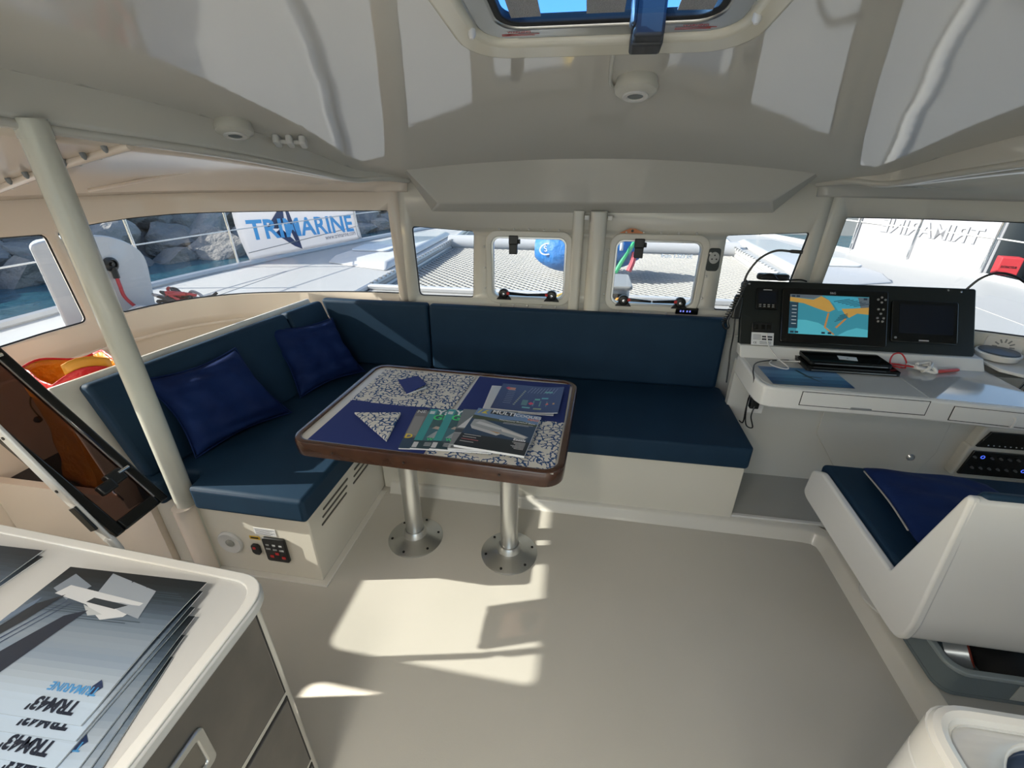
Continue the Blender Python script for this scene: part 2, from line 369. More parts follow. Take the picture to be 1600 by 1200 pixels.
# ---- floor, kerbs, raised sole
fp = [(-1.1,-1.2),(1.202,-1.2),(1.202,1.70),(1.09,1.80),(-1.1,1.87)]
struct(B().prism([(-1.72,-1.25),(1.26,-1.25),(1.26,1.90),(-1.72,1.90)], -.05, 0).obj('floor', FLOOR))
kp = [(1.202,-1.2),(1.202,1.72),(1.12,1.80),(-1.03,1.845)]
def kerb(name, path):
    prof = [(-.012,0),(0,.010),(.012,.045),(.022,.056),(.06,.06),(.07,.06),(.07,-.02),(-.012,-.02)]
    b = B(); P = [Vector((*p,0)) for p in path]; n = len(P); k = len(prof); vs = []
    for i,p in enumerate(P):
        a = P[max(i-1,0)]; c = P[min(i+1,n-1)]; d = (c-a).normalized(); nn = Vector((d.y,-d.x,0))
        vs += [p+nn*q[0]+Vector((0,0,q[1])) for q in prof]
    fs = [(i*k+j,i*k+(j+1)%k,(i+1)*k+(j+1)%k,(i+1)*k+j) for i in range(n-1) for j in range(k)]
    fs += [list(range(k)), [(n-1)*k+j for j in range(k)]]
    b.add(vs, fs); return struct(b.obj(name, GEL, smooth=50))
kerb('trim_3', [(1.202,-1.2),(1.202,1.74),(1.196,1.785),(1.17,1.808),(1.12,1.815),(.6,1.82),(-.98,1.828)])
struct(B().prism([(1.265,-1.2),(2.56,-1.2),(2.56,2.5),(.80,2.5),(.80,1.885),(1.265,1.87)], -.02, .058).obj('floor', NAVF))
struct(B().box(.80,1.42,1.865,1.885,.05,.068).obj('trim_4', WHITE, bevel=(.003,2)))
# fillet round the settee foot
struct(B().prism([(-1.75,1.19),(-1.0,1.19),(-1.0,1.83),(-1.75,1.83)], -.02, .006).obj('trim_5', GEL, bevel=(.004,2)))
# nav wall and the port hull bin
NW = B().box(.80,2.5,2.25,2.29,.0,.74).obj('wall_nav', GEL); struct(NW)
struct(B().box(-2.56,-1.72,1.22,2.6,.30,.33).obj('floor', mat('bin_carpet',(.035,.028,.027),.9,bump=(300,.5,.004))))
struct(B().box(-2.56,-1.72,-.1,1.2,-.55,-.5).obj('floor', mat('stair_tread',(.4,.38,.34),.6)))
struct(B().box(-2.56,-1.74,1.19,1.226,-.55,.37).obj('wall_bin', WARM_LIT))

# ---- ceiling
def zc(x, y):
    u = min(2.45-y, 2.0)
    return 1.645+.38*u-.095*u*u-.045*x*x
def dz(y): u = min(2.45-y, 2.0); return -(.38-.19*u)      # slope along +Y
def xb(y, sgn):   # beam line
    if y < 1.21: v = 1.565+.03*(1.21-y)
    else: v = 1.565-.352*((y-1.21)/1.14)
    v = min(v, 1.62)
    return -v if sgn < 0 else v+.06
YF = 2.62
hat_o = rrect(-.31,.32,.70,1.395,.09)
def ceilpt(x, y): return Vector((x, y, zc(x,y)))
bm = bmesh.new()
N = 44; rows = []
outer = []
ys = [-1.25+(YF+1.25)*i/60 for i in range(61)]
outer = [(xb(y,-1)-.035,y) for y in ys]+[(xb(y,1)+.035,y) for y in reversed(ys)]
b2 = B().holed(outer, [hat_o], 0); vs_ = [bm.verts.new(p) for p in b2.v]
for f in b2.f:
    try: bm.faces.new([vs_[i] for i in f])
    except ValueError: pass
for k in range(-32,33):
    bmesh.ops.bisect_plane(bm, geom=bm.verts[:]+bm.edges[:]+bm.faces[:], dist=1e-6, plane_co=(k*.05+.003,0,0), plane_no=(1,0,0))
for y in ys[1:-1]:
    bmesh.ops.bisect_plane(bm, geom=bm.verts[:]+bm.edges[:]+bm.faces[:], dist=1e-6, plane_co=(0,y,0), plane_no=(0,1,0))
bmesh.ops.remove_doubles(bm, verts=bm.verts[:], dist=1e-4); bm.verts.index_update()
cb = B().add([ceilpt(v.co.x,v.co.y) for v in bm.verts], [[v.index for v in f.verts] for f in bm.faces]); bm.free()
CE = struct(cb.obj('ceiling', CEIL, smooth=60, solid=(.012,0)))
# solidify must grow upward only: move it so the visible underside stays on the fitted surface
CE.modifiers['s'].offset = 0; CE.location.z += .006
# side beams and the lower side ceilings
def beam_pts(sgn):
    pts = []
    for y,z in ((-1.25,1.83),(-.5,1.83),(.3,1.815),(.9,1.765),(1.21,1.727),(1.5,1.695),(1.8,1.657),(2.1,1.607),(2.35,1.562)): pts.append(Vector((xb(y,sgn),y,z)))
    s = -1 if sgn < 0 else 1; ex = 1.09 if s < 0 else 1.17
    pts += [Vector((s*ex,2.45,1.568)), Vector((s*(ex-.10),2.55,1.553))]
    return catmull(pts, 5)
for sgn, nm in ((-1,'ceiling'),(1,'ceiling')):
    P = beam_pts(sgn); b = B(); n = len(P)-1
    def bf(u, v):
        p = P[int(round(u*n))]; top = min(zc(p.x,p.y)+.01, 9)
        q = Vector((p.x, p.y, p.z+(top+.02-p.z)*v)); return q
    b.grid(bf, n, 5)
    # rounded lower lip
    b.tube([p+Vector((0,0,.003)) for p in P], .007, 8)
    struct(b.obj('trim_6' if sgn<0 else 'trim_7', CEIL, smooth=50, solid=(.015,0)))
    s0, s1 = (-HALF+.01, -1.0) if sgn < 0 else (HALF-.01, 1.08)
    def lc(u, v, P=P, n=n, s0=s0, s1=s1):
        a = wallpt(s0+(s1-s0)*u, 1.50, -.002); k = u*n; i = min(int(k), n-1); c = P[i].lerp(P[i+1], k-i)
        q = a.lerp(c, v); q.z += .03*math.sin(PI*v)*(1-u*.5); return q
    struct(B().grid(lc, 60, 10).obj(nm, WARM_LIT if sgn < 0 else CEIL, smooth=60, solid=(.012,0)))
# moulded ribs on the port side ceiling; one stud row built as a reflection
RB = struct(B().tube([(-2.26,1.51,1.540),(-2.06,1.475,1.580),(-1.79,1.436,1.634),(-1.50,1.43,1.690)], .014, 10).obj('trim_13', WARM_LIT))
for k in range(7):
    f = (k+.5)/7; x = -2.22+.70*f; y = 1.505-.08*f**.6; z = 1.548+.14*f
    for d in (-.026,.026): B().lathe([(.009,0),(.008,.014),(.003,.022),(0,.022)],8,frame((x,y+d,z+.012),(1,0,.2),(0,-1,0))).obj('stud', GREYP if d < 0 else WPLAST, RB)
struct(B().tube([(-2.19,1.815,1.530),(-1.85,1.90,1.590),(-1.51,1.958,1.645)], .008, 8).obj('trim_14', WARM_LIT))
# soffit over the front windows
def soffit():
    T = [(-1.0,2.425,1.625),(-.5,2.405,1.652),(.1,2.395,1.66),(.6,2.405,1.653),(1.085,2.425,1.632)]
    Bm = [(-.80,2.47,1.448),(-.35,2.465,1.456),(.12,2.462,1.461),(.5,2.465,1.468),(.853,2.47,1.48)]
    W_ = [(-.87,2.552,1.398),(-.4,2.552,1.402),(.12,2.552,1.406),(.5,2.552,1.412),(.905,2.552,1.42)]
    T = catmull(T,6); Bm = catmull(Bm,6); W_ = catmull(W_,6); n = len(T)
    E_ = [Vector((T[0].x-.05,2.56,1.70)), Vector((T[-1].x+.05,2.56,1.70))]
    Tb = [Vector((p.x,2.56,1.72)) for p in T]
    vs = [Vector((p.x,p.y,p.z+.03)) for p in T]+Bm+W_+Tb; fs = []
    for i in range(n-1):
        for r in range(4):
            a = r*n; c = ((r+1)%4)*n; fs.append((a+i,a+i+1,c+i+1,c+i))
    fs += [(0,n,2*n,3*n),(n-1,2*n-1,3*n-1,4*n-1)]
    return struct(B().add(vs,fs).obj('trim_8', CEIL, smooth=30, bevel=(.008,3)))
soffit()
# ---- aft bulkhead with a wide doorway (behind the camera)
for nm, x0, x1 in (('wall_back',-2.5,-1.35),('wall_back',1.35,2.5)):
    if x0 > 0: struct(B().box(x0,x1,-1.26,-1.22,.85,1.45).obj(nm, GEL))  # starboard opening filled in, out of view, to block light from aft
    struct(B().box(x0,x1,-1.26,-1.22,-.05,.85).obj(nm, GEL)); struct(B().box(x0,x1,-1.26,-1.22,1.45,1.75).obj(nm, GEL))
struct(B().box(.75,1.345,-1.26,-1.22,-.05,1.75).obj('wall_back', GEL))  # unseen panel added, narrows the doorway to block light from aft
# ---- ceiling hatch: moulded rim, frame, gasket, glass, latch
def on_ceil(poly, dz): return [Vector((p[0],p[1],zc(p[0],p[1])+dz)) for p in poly]
def cring(b, o, i, d0, d1):
    n = len(o); vs = on_ceil(o,d0)+on_ceil(i,d0)+on_ceil(o,d1)+on_ceil(i,d1); fs = []
    for k in range(n):
        j = (k+1)%n; fs += [(k,n+k,n+j,j),(2*n+k,2*n+j,3*n+j,3*n+k),(k,j,2*n+j,2*n+k),(n+k,3*n+k,3*n+j,n+j)]
    return b.add(vs,fs)
rim = cring(B(), rrect(-.365,.375,.64,1.475,.13), rrect(-.305,.315,.71,1.39,.085), .010, -.028)
RIM = struct(rim.obj('trim_9', mat('gelcoat_rim',(.72,.69,.57),.2), smooth=50, bevel=(.014,4)))
HT = struct(cring(B(), rrect(-.302,.312,.715,1.387,.082), rrect(-.25,.26,.765,1.337,.06), -.016, .010).obj('window_11', ALU, smooth=50, bevel=(.006,3)))
cring(B(), rrect(-.252,.262,.763,1.339,.062), rrect(-.235,.245,.78,1.322,.05), -.012, .008).obj('gasket', RUBBER, HT, bevel=(.003,2))
B().add(on_ceil(rrect(-.245,.255,.77,1.33,.055),-.004)+on_ceil(rrect(-.245,.255,.77,1.33,.055),.006), [list(range(28)), list(range(55,27,-1))]+[(i,(i+1)%28,28+(i+1)%28,28+i) for i in range(28)]).obj('pane', HGLASS, HT)
GRIT = mat('grit_strip',(.42,.43,.45),.9,bump=(500,1,.01),vary=(420,(.65,.66,.68)))
for x0,x1 in ((-.215,-.145),(-.04,.045),(.16,.235)):
    B().add(on_ceil([(x0,1.1),(x1,1.1),(x1,1.30),(x0,1.30)],-.0085)+on_ceil([(x0,1.1),(x1,1.1),(x1,1.30),(x0,1.30)],-.005),[(0,3,2,1),(4,5,6,7),(0,1,5,4),(1,2,6,5),(2,3,7,6),(3,0,4,7)]).obj('grip_strip', GRIT, HT)
CM = lambda x,y,d=0: frame((x,y,zc(x,y)+d),(1,0,-.09*x),(0,1,dz(1.37)))
M = CM(.105,1.36,-.0)
lt = B().box(-.035,.035,-.045,.02,-.05,.03,M); lt.box(-.045,-.03,-.05,-.02,-.03,.03,M); lt.box(-.038,.038,-.01,.05,-.055,-.012,M)
lt.obj('latch', mat('dark_grey_plastic',(.045,.05,.055),.45), HT, bevel=(.010,3))
B().box(-.025,.025,.049,.0515,-.036,-.034,M).obj('latch_slot', BLACK, HT)
wred = mat('warning_red',(.45,.03,.03),.5)
for x,l2 in ((-.20,''),(.215,'')):
    q = B(); q.text('WARNING',.012,frame((x-.032,1.352,zc(x,1.352)-.0175),(1,0,0),(0,-1,-dz(1.37))),.0003); [q.box(0,.094-.012*k,-.0012-.0062*k,.0016-.0062*k,0,.0002,frame((x-.048,1.360,zc(x,1.360)-.0172),(1,0,0),(0,-1,-dz(1.37)))) for k in range(2)]
    q.obj('warning_print', wred, HT)
cap = None
for x in (-.235,-.19,-.14,-.07,.045,.12,.175,.22):
    c = B().lathe([(.006,0),(.007,.008),(.004,.014),(0,.015)],10,frame((x,1.398,zc(x,1.398)-.020),(1,0,0),(0,-.3,-1))@Matrix.Identity(4)).obj('cap', WPLAST, RIM)
for x,y in ((-.31,1.30),(.325,1.28)):
    B().lathe([(.009,0),(.010,.012),(.005,.02),(0,.021)],10,frame((x,y,zc(x,y)-.024),(1,0,0),(0,-1,-dz(1.37)))).obj('cap', WPLAST, RIM)

# ---- pillar post
PO = B().tube([(-1.565,1.209,.0),(-1.565,1.209,1.75)], .038, 28).obj('support_post', mat('post_gel',(.60,.60,.52),.16)); tag(PO,'round cream metal post standing at the aft end of the settee','post')
pc = B().tube([(-1.565,1.209,1.70),(-1.565,1.209,1.745)], .0405, 28).obj('collar', MATS['post_gel'], PO)
struct(B().tube([(-1.565,1.19,.0),(-1.565,1.19,.372)], .042, 24).obj('trim_10', WARM_LIT))

# ================================================================== SETTEE
SB = thing('settee_base','cream moulded L-shaped settee base on the cabin floor','settee',(-.4,1.9,0))
bb = B().prism([(-1.74,1.216),(-1.03,1.216),(-1.03,2.50),(-1.74,2.50)], .004, .372)
bb.obj('port_box', CREAM, SB, bevel=(.006,3))
B().prism([(-1.025,1.858),(.81,1.858),(.81,2.40),(-1.025,2.40)], .004, .372).obj('front_box', CREAM, SB, bevel=(.006,3))
SLOT = mat('vent_slot',(.09,.085,.07),.6)
for y0,y1 in ((1.32,1.535),(1.60,1.76)):
    for k,z in enumerate((.315,.285,.255)):
        d = .015*k
        B().prism(rrect(y0-d,y1-d,z-.005,z+.005,.0045,3), -.0295-1.0, -.0275-1.0, Matrix(((0,0,1,0),(1,0,0,0),(0,1,0,0),(0,0,0,1)))).obj('vent_slat', SLOT, SB)
# white panel that carries the port backrest
def slab(b, lo0, lo1, hi0, hi1, th, out):
    o = Vector(out).normalized()*th; L_ = [Vector(p) for p in (lo0,lo1,hi1,hi0)]
    return b.hexa(L_, [p+o for p in L_])
slab(B(), (-1.765,1.135,.37),(-1.475,2.42,.37),(-1.885,1.15,.905),(-1.64,2.42,.905), .022, (-1,.22,-.1)).obj('back_panel', GEL, SB, bevel=(.006,3))
B().tube(catmull([(-1.80,1.135,.50),(-1.79,1.128,.47),(-1.775,1.128,.45),(-1.77,1.135,.42)],5),.004,6).obj('panel_clip', CHROME, SB)

def cushion(name, label, build, bev=.022, group=None):
    o = build.obj(name, NAVY, smooth=60, bevel=(bev,5)); return tag(o, label, 'cushion', group)
def seam(parent, path, r=.0035, closed=False):
    return B().tube(path, r, 6, closed).obj('seam', PIPING, parent)
notch = [(-1.495,1.175),(-1.505,1.25),(-1.535,1.275),(-1.595,1.275),(-1.625,1.25),(-1.635,1.175)]
c1 = cushion('seat_cushion','navy seat cushion on the port settee, notched around the post',
    B().prism([(-1.0,1.172),(-1.0,1.84),(-1.01,2.47),(-1.47,2.47),(-1.76,1.20)]+[(-1.735,1.175)]+notch[::-1], .376, .487))
seam(c1,[(-1.005,1.19,.476),(-1.005,1.80,.476)]); seam(c1,[(-1.02,1.178,.476),(-1.48,1.178,.476)])
c2 = cushion('seat_cushion','long navy seat cushion along the front windows behind the table', B().prism([(-.985,1.822),(.80,1.822),(.815,1.84),(.815,2.45),(.79,2.47),(-1.0,2.47)], .376, .487))
seam(c2,[(-.96,1.828,.476),(.79,1.828,.476)])
def backc(label, lo0, lo1, hi0, hi1, th, out, bev=.02):
    return cushion('back_cushion', label, slab(B(), lo0, lo1, hi0, hi1, th, out), bev)
d1 = backc('long navy back cushion reclining on the port settee panel behind two pillows', (-1.685,1.205,.486),(-1.475,2.14,.486),(-1.80,1.205,.90),(-1.612,2.14,.90), .072, (-1,.22,-.25))
d2 = backc('short navy corner cushion between the port and front backrests', (-1.47,2.146,.486),(-1.415,2.41,.486),(-1.608,2.146,.902),(-1.553,2.41,.902), .072, (-1,.22,-.25))
d3 = backc('navy corner back cushion crossed by a diagonal streak of sunlight', (-1.46,2.428,.486),(-.905,2.428,.486),(-1.585,2.446,.898),(-.905,2.446,.898), .06, (0,1,-.04))
d4 = backc('wide navy back cushion below the opening front windows', (-.898,2.428,.486),(.785,2.428,.486),(-.898,2.446,.895),(.785,2.446,.895), .06, (0,1,-.04))

def pillow(label, bl, br, tr, tl, th, seed):
    bl,br,tr,tl = map(Vector,(bl,br,tr,tl)); cx = (br-bl).normalized(); nn = (br-bl).cross(tl-bl).normalized(); rnd = random.Random(seed); ph = [rnd.uniform(0,6) for _ in range(6)]
    N = 28; b = B()
    def pt(u, v, sd):
        a = u*2-1; c = v*2-1
        pin = 1-.075*((1-abs(a)**1.5)*abs(c)**3+(1-abs(c)**1.5)*abs(a)**3)
        uu = (a*pin*(1-.07*(1-c*c)*abs(a)**2))/2+.5; vv = (c*pin*(1-.07*(1-a*a)*abs(c)**2))/2+.5
        p = bl.lerp(br,uu).lerp(tl.lerp(tr,uu),vv)
        t = max(0,(1-a**4))**.55*max(0,(1-c**4))**.55
        wr = .012*t*math.sin(7*a+5*c+ph[0])*math.sin(4*c-3*a+ph[1])+.007*t*math.sin(15*(a*math.cos(ph[2])+c*math.sin(ph[2]))+ph[3]+2*math.sin(3*c))
        return p+nn*(sd*(th/2*t)+wr)
    b.grid(lambda u,v: pt(u,v,1), N, N); b.grid(lambda u,v: pt(u,v,-1), N, N)
    o = b.obj('throw_pillow', PILLOW, smooth=80, fix=False, sub=1)
    me = o.data; bm = bmesh.new(); bm.from_mesh(me); bmesh.ops.remove_doubles(bm, verts=bm.verts[:], dist=.0008); bmesh.ops.recalc_face_normals(bm, faces=bm.faces[:]); bm.to_mesh(me); bm.free()
    edge = [pt(u,0,0) for u in [k/14 for k in range(15)]]+[pt(1,k/14,0) for k in range(1,15)]+[pt(1-k/14,1,0) for k in range(1,15)]+[pt(0,1-k/14,0) for k in range(1,14)]
    B().tube(edge,.004,6,True).obj('piping', PILLOW, o)
    return tag(o, label, 'pillow', 'blue velvet pillows on the settee')
pillow('large royal blue velvet pillow beside the post on the port settee',(-1.600,1.345,.497),(-1.43,1.775,.497),(-1.62,1.745,.85),(-1.745,1.365,.85),.15,1)
pillow('smaller royal blue velvet pillow near the settee corner',(-1.48,1.93,.497),(-1.29,2.31,.497),(-1.455,2.33,.82),(-1.665,2.015,.85),.13,5)

# fittings in the settee's aft end
def endM(x, z): return frame((x,1.2155,z),(1,0,0),(0,0,1))      # z axis points aft (-Y)
sp = thing('loudspeaker','round white loudspeaker set in the end of the port settee','loudspeaker',(-1.428,1.21,.169))
B().lathe([(.058,0),(.058,.006),(.052,.012),(.040,.011),(.030,.007),(.018,.006)],32,endM(-1.428,.169)).obj('cone', mat('speaker_white',(.62,.62,.60),.5), sp)
B().lathe([(.019,.004),(.019,.010),(.012,.013),(0,.014)],24,endM(-1.428,.169)).obj('dust_cap', mat('speaker_grey',(.30,.31,.28),.5), sp)
rp = thing('control_panel','square black charger control panel at the settee end','control panel',(-1.21,1.21,.1))
B().prism(rrect(-.052,.052,-.066,.066,.012),0,.014,endM(-1.208,.168)).obj('housing', BLACK, rp, bevel=(.004,3))
k = B()
for x,z,wd in ((-.03,.03,.014),(0,.03,.014),(.03,.03,.014),(-.03,.008,.02),(0,.006,.018),(.03,.004,.02)): k.box(x-wd/2,x+wd/2,z-.004,z+.004,.0142,.016,endM(-1.208,.168))
k.obj('key_legends', mat('key_grey',(.35,.36,.36),.5), rp)
k = B()
for x,z in ((.005,-.016),(-.022,-.034),(.032,-.036)): k.box(x-.008,x+.008,z-.006,z+.006,.0142,.0165,endM(-1.208,.168))
k.obj('red_keys', RED, rp)
sk = thing('rocker_switch','small black rocker switch between the speaker and control panel','switch',(-1.308,1.21,.11))
B().prism(roundpoly([(-.020,-.018),(-.008,-.030),(.012,-.030),(.020,-.018),(.020,.018),(.012,.028),(-.010,.028),(-.020,.018)],.004),0,.010,endM(-1.308,.153)).obj('bezel', BLACK, sk, bevel=(.002,2))
B().box(-.009,.004,.004,.016,.010,.014,endM(-1.308,.153)).obj('red_lamp', RED, sk, bevel=(.002,2))
lb = thing('safety_label','white printed safety label above the control panel','label',(-1.24,1.21,.235))
B().box(-.05,.05,-.019,.019,0,.0012,endM(-1.243,.256)).obj('sheet', PAPER, lb)
q = B()
for i in range(6): q.box(-.044,.044-.01*(i%3),.011-.0055*i,.0130-.0055*i,.0013,.0016,endM(-1.243,.256))
q.obj('print', mat('print_grey',(.12,.13,.15),.6), lb)
yl = thing('warning_label','small yellow warning label over the rocker switch','label',(-1.305,1.21,.205))
B().box(-.024,.024,-.009,.009,0,.0012,endM(-1.302,.214)).obj('sheet', mat('label_yellow',(.70,.45,.02),.5), yl)
B().box(-.018,.018,-.004,.004,.0013,.0016,endM(-1.302,.214)).obj('print', BLACK, yl)

# ================================================================== TABLE
TZ = .705; TA = R(-2.3)
TM = Matrix.Translation((-.525,1.592,0)) @ Matrix.Rotation(TA,4,'Z')
TB = thing('dining_table','cream-topped dining table with mahogany edge on two aluminium legs','table',(-.525,1.592,0))
B().prism(rrect(-.50,.50,-.352,.352,.04), .668, TZ, TM).obj('top', TABLE, TB)
def tring():
    prof = [(0,.668),(.004,.655),(.018,.652),(.020,.668),(.022,.700),(.017,.711),(.006,.714),(-.004,.7125),(-.006,.704),(-.004,.668)]
    b = B(); base = rrect(-.497,.497,-.349,.349,.055,8); n = len(base); k = len(prof); vs = []
    for i,p in enumerate(base):
        a = Vector((*base[i-1],0)); c = Vector((*base[(i+1)%n],0)); d = (c-a).normalized(); nn = Vector((d.y,-d.x,0))
        vs += [TM@(Vector((*p,0))+nn*q[0]+Vector((0,0,q[1]))) for q in prof]
    return b.add(vs,[(i*k+j,((i+1)%n)*k+j,((i+1)%n)*k+(j+1)%k,i*k+(j+1)%k) for i in range(n) for j in range(k)])
tr_ = tring().obj('wood_edge', WOOD, TB, smooth=50)
for x in (-.33,-.05,.30):
    B().lathe([(.005,0),(.005,.002),(0,.0025)],10,TM@frame((x,-.3705,.683),(1,0,0),(0,0,1))).obj('plug', mat('dark_plug',(.02,.012,.01),.5), tr_)
for x,y in ((-.722,1.528),(-.256,1.508)):
    lg = B().tube([(x,y,.035),(x,y,.668)], .040, 28).obj('leg', ALU, TB)
    fl = B().lathe([(.130,0),(.131,.004),(.122,.009),(.075,.021),(.056,.032),(.052,.050),(.046,.062),(.0405,.064)],40,Matrix.Translation((x,y,.001))).obj('floor_flange', ALU, lg, smooth=30)
    for k in range(6):
        a = R(20+60*k); B().lathe([(.006,0),(.006,.004),(.003,.0045),(0,.0035)],10,Matrix.Translation((x+.110*math.cos(a),y+.110*math.sin(a),.012))).obj('screw', mat('screw_dark',(.06,.06,.06),.4,1), lg)
    B().box(x-.09,x+.09,y-.09,y+.09,.655,.668).obj('top_plate', ALU, lg, bevel=(.003,2))

def flat(name, label, cat, poly, z, th, m, group=None, wav=.0):
    b = B(); pts = [Vector((p[0],p[1],0)) for p in poly]; 
    if len(pts) == 4:
        def fn(u,v,s=0):
            p = pts[0].lerp(pts[1],u).lerp(pts[3].lerp(pts[2],u),v); p.z = z+wav*(math.sin(6*u+2*v)*.5+.5)*(.3+abs(v-.5)); return p
        b.grid(lambda u,v: fn(u,v)+Vector((0,0,th)),14,12); b.grid(lambda u,v: fn(u,v),14,12)
        n=15; 
    else: b.prism(poly, z, z+th)
    o = b.obj(name, m, smooth=60)
    return tag(o,label,cat,group)
G = 'placemats laid on the dining table'
flat('placemat','blue coral-print placemat at the back of the table beside the settee corner','placemat',[(-.975,1.582),(-.515,1.572),(-.487,1.912),(-.955,1.928)],TZ+.001,.0025,CORAL,G,.001)
flat('placemat','navy placemat under the folded coral-print napkin','placemat',[(-.985,1.252),(-.525,1.228),(-.508,1.572),(-.968,1.590)],TZ+.001,.0025,BLUEC,G,.002)
flat('placemat','navy placemat under the harbour map brochures','placemat',[(-.492,1.566),(-.040,1.550),(-.030,1.895),(-.470,1.915)],TZ+.001,.0025,BLUEC,G,.003)
flat('placemat','blue coral-print placemat under the yachting magazines','placemat',[(-.515,1.228),(-.056,1.212),(-.040,1.548),(-.500,1.562)],TZ+.001,.0025,CORAL,G,.001)
# napkins
nv = B(); z0 = TZ+.005
nv.add([(-.842,1.80,z0),(-.749,1.675,z0),(-.68,1.745,z0+.022),(-.755,1.843,z0+.012),(-.842,1.80,z0+.006),(-.749,1.675,z0+.007),(-.68,1.745,z0+.028),(-.755,1.843,z0+.017)],[(0,3,2,1),(4,5,6,7),(0,1,5,4),(1,2,6,5),(2,3,7,6),(3,0,4,7)])
nk = nv.obj('napkin', BLUEC, bevel=(.003,3)); tag(nk,'folded navy napkin on the coral-print placemat','napkin')
B().add([(-.748,1.676,z0),(-.681,1.744,z0),(-.681,1.744,z0+.012),(-.748,1.676,z0+.004)],[(0,1,2,3)]).obj('inner_fold', PAPER, nk, solid=(.002,0))
nt_ = B().prism([(-.897,1.471),(-.681,1.296),(-.707,1.502)], z0, z0+.012).obj('napkin', CORAL, bevel=(.004,3)); tag(nt_,'triangular folded coral-print napkin on the navy placemat','napkin')

# printed sheets: base colour plus flat printed shapes
PM = {}
def pm(c, rough=.3):
    k = tuple(round(x,3) for x in c)
    if k not in PM: PM[k] = mat('ink_%02x%02x%02x'%tuple(min(255,int(255*x**.4545)) for x in k), k, rough)
    return PM[k]
def booklet(name, label, cat, M, w_, h_, th, base, shapes, texts, group=None, pages=True, curl=None):
    # M maps page (x right, y up, 0..w,0..h) to the world
    loc = M @ Vector((w_/2,h_/2,0)); t = thing(name,label,cat,loc,group)
    def cz(x,y): return curl(x/w_,y/h_) if curl else 0
    def warp(b):
        Mi = M.inverted()
        for i,p in enumerate(b.v):
            q = Mi@p; q.z += cz(q.x,q.y); b.v[i] = M@q
        return b
    def gridbox(z0,z1,inset=0):
        b = B(); n = 10 if curl else 1
        b.grid(lambda u,v: Vector((inset+(w_-2*inset)*u, inset+(h_-2*inset)*v, z1)),n,n,M)
        b.grid(lambda u,v: Vector((inset+(w_-2*inset)*u, inset+(h_-2*inset)*v, z0)),n,n,M)
        for f in (lambda u,v:(inset+(w_-2*inset)*u,inset,z0+(z1-z0)*v),lambda u,v:(inset+(w_-2*inset)*u,h_-inset,z0+(z1-z0)*v),lambda u,v:(inset,inset+(h_-2*inset)*u,z0+(z1-z0)*v),lambda u,v:(w_-inset,inset+(h_-2*inset)*u,z0+(z1-z0)*v)):
            b.grid(lambda u,v: Vector(f(u,v)),n,1,M)
        return warp(b)
    if pages: gridbox(0,th-.0006,.001).obj('pages', PAPER, t, smooth=20)
    b = B(); mats = [pm(base)]; lay = th
    n = 10 if curl else 1
    b.grid(lambda u,v: Vector((w_*u,h_*v,lay)),n,n,M); 
    for i,(poly,c) in enumerate(shapes):
        m = pm(c)
        if m not in mats: mats.append(m)
        b.mi(mats.index(m)); zz = lay+.00003*(i+1)
        if curl and len(poly) == 4:
            P = [Vector((p[0]*w_,p[1]*h_,zz)) for p in poly]
            b.grid(lambda u,v: P[0].lerp(P[1],u).lerp(P[3].lerp(P[2],u),v),8,8,M)
        else: b.add([(p[0]*w_,p[1]*h_,zz) for p in poly],[list(range(len(poly)))],M)
    for i,(s,x,y,sz,c,bd) in enumerate(texts):
        m = pm(c)
        if m not in mats: mats.append(m)
        b.mi(mats.index(m)); b.text(s,sz,M@Matrix.Translation((x*w_,y*h_,lay+.00003*(len(shapes)+2))),bd)
    warp(b); b.obj('cover', mats, t, smooth=0, fix=False)
    return t
Rz = lambda x,y,z,a: Matrix.Translation((x,y,z))@Matrix.Rotation(R(a),4,'Z')
def rect(x0,y0,x1,y1): return [(x0,y0),(x1,y0),(x1,y1),(x0,y1)]
# harbour map brochures
booklet('brochure','white brochure lying under the harbour map','brochure',Rz(-.385,1.585,TZ+.006,1),.30,.235,.003,(.6,.62,.65),[(rect(.02,.03,.98,.97),(.55,.58,.62))],[],'brochures on the navy placemat')
navyc=(.02,.035,.13); sh=[(rect(.42,.22,.80,.42),(.10,.22,.22)),(rect(.80,.30,.93,.36),(.5,.25,.08)),(rect(.12,.76,.24,.86),(.55,.22,.12)),(rect(.72,.74,.84,.80),(.12,.4,.35)),(rect(.60,.44,.68,.50),(.12,.4,.3)),(rect(.70,.5,.8,.55),(.1,.35,.4)),(rect(.45,.12,.57,.17),(.15,.4,.4)),(rect(.62,.10,.74,.15),(.3,.35,.2)),
  ([(.08,.82),(.12,.88),(.16,.82),(.12,.78)],(.6,.03,.08)),([(.52,.30),(.56,.36),(.61,.30),(.56,.25)],(.65,.03,.08)),([(.78,.30),(.80,.34),(.83,.30),(.80,.27)],(.6,.1,.1))]
for k in range(10):
    y = .2+.06*k; sh.append((rect(.30+.01*k,y,.33+.01*k,y+.035),(.35,.36,.28)))
for k in range(9): x=.45+.05*k; sh.append(([(x,.70),(x+.008,.70),(x+.06,.93),(x+.052,.93)],(.28,.3,.4)))
for k in range(8): sh.append((rect(.14,.24+.07*k,.26,.25+.07*k),(.35,.37,.45)))
booklet('brochure','navy harbour map brochure on the navy placemat','brochure',Rz(-.352,1.600,TZ+.011,-3),.285,.24,.004,navyc,sh,[],'brochures on the navy placemat',curl=lambda u,v:.012*max(0,u-.5)**2*4)

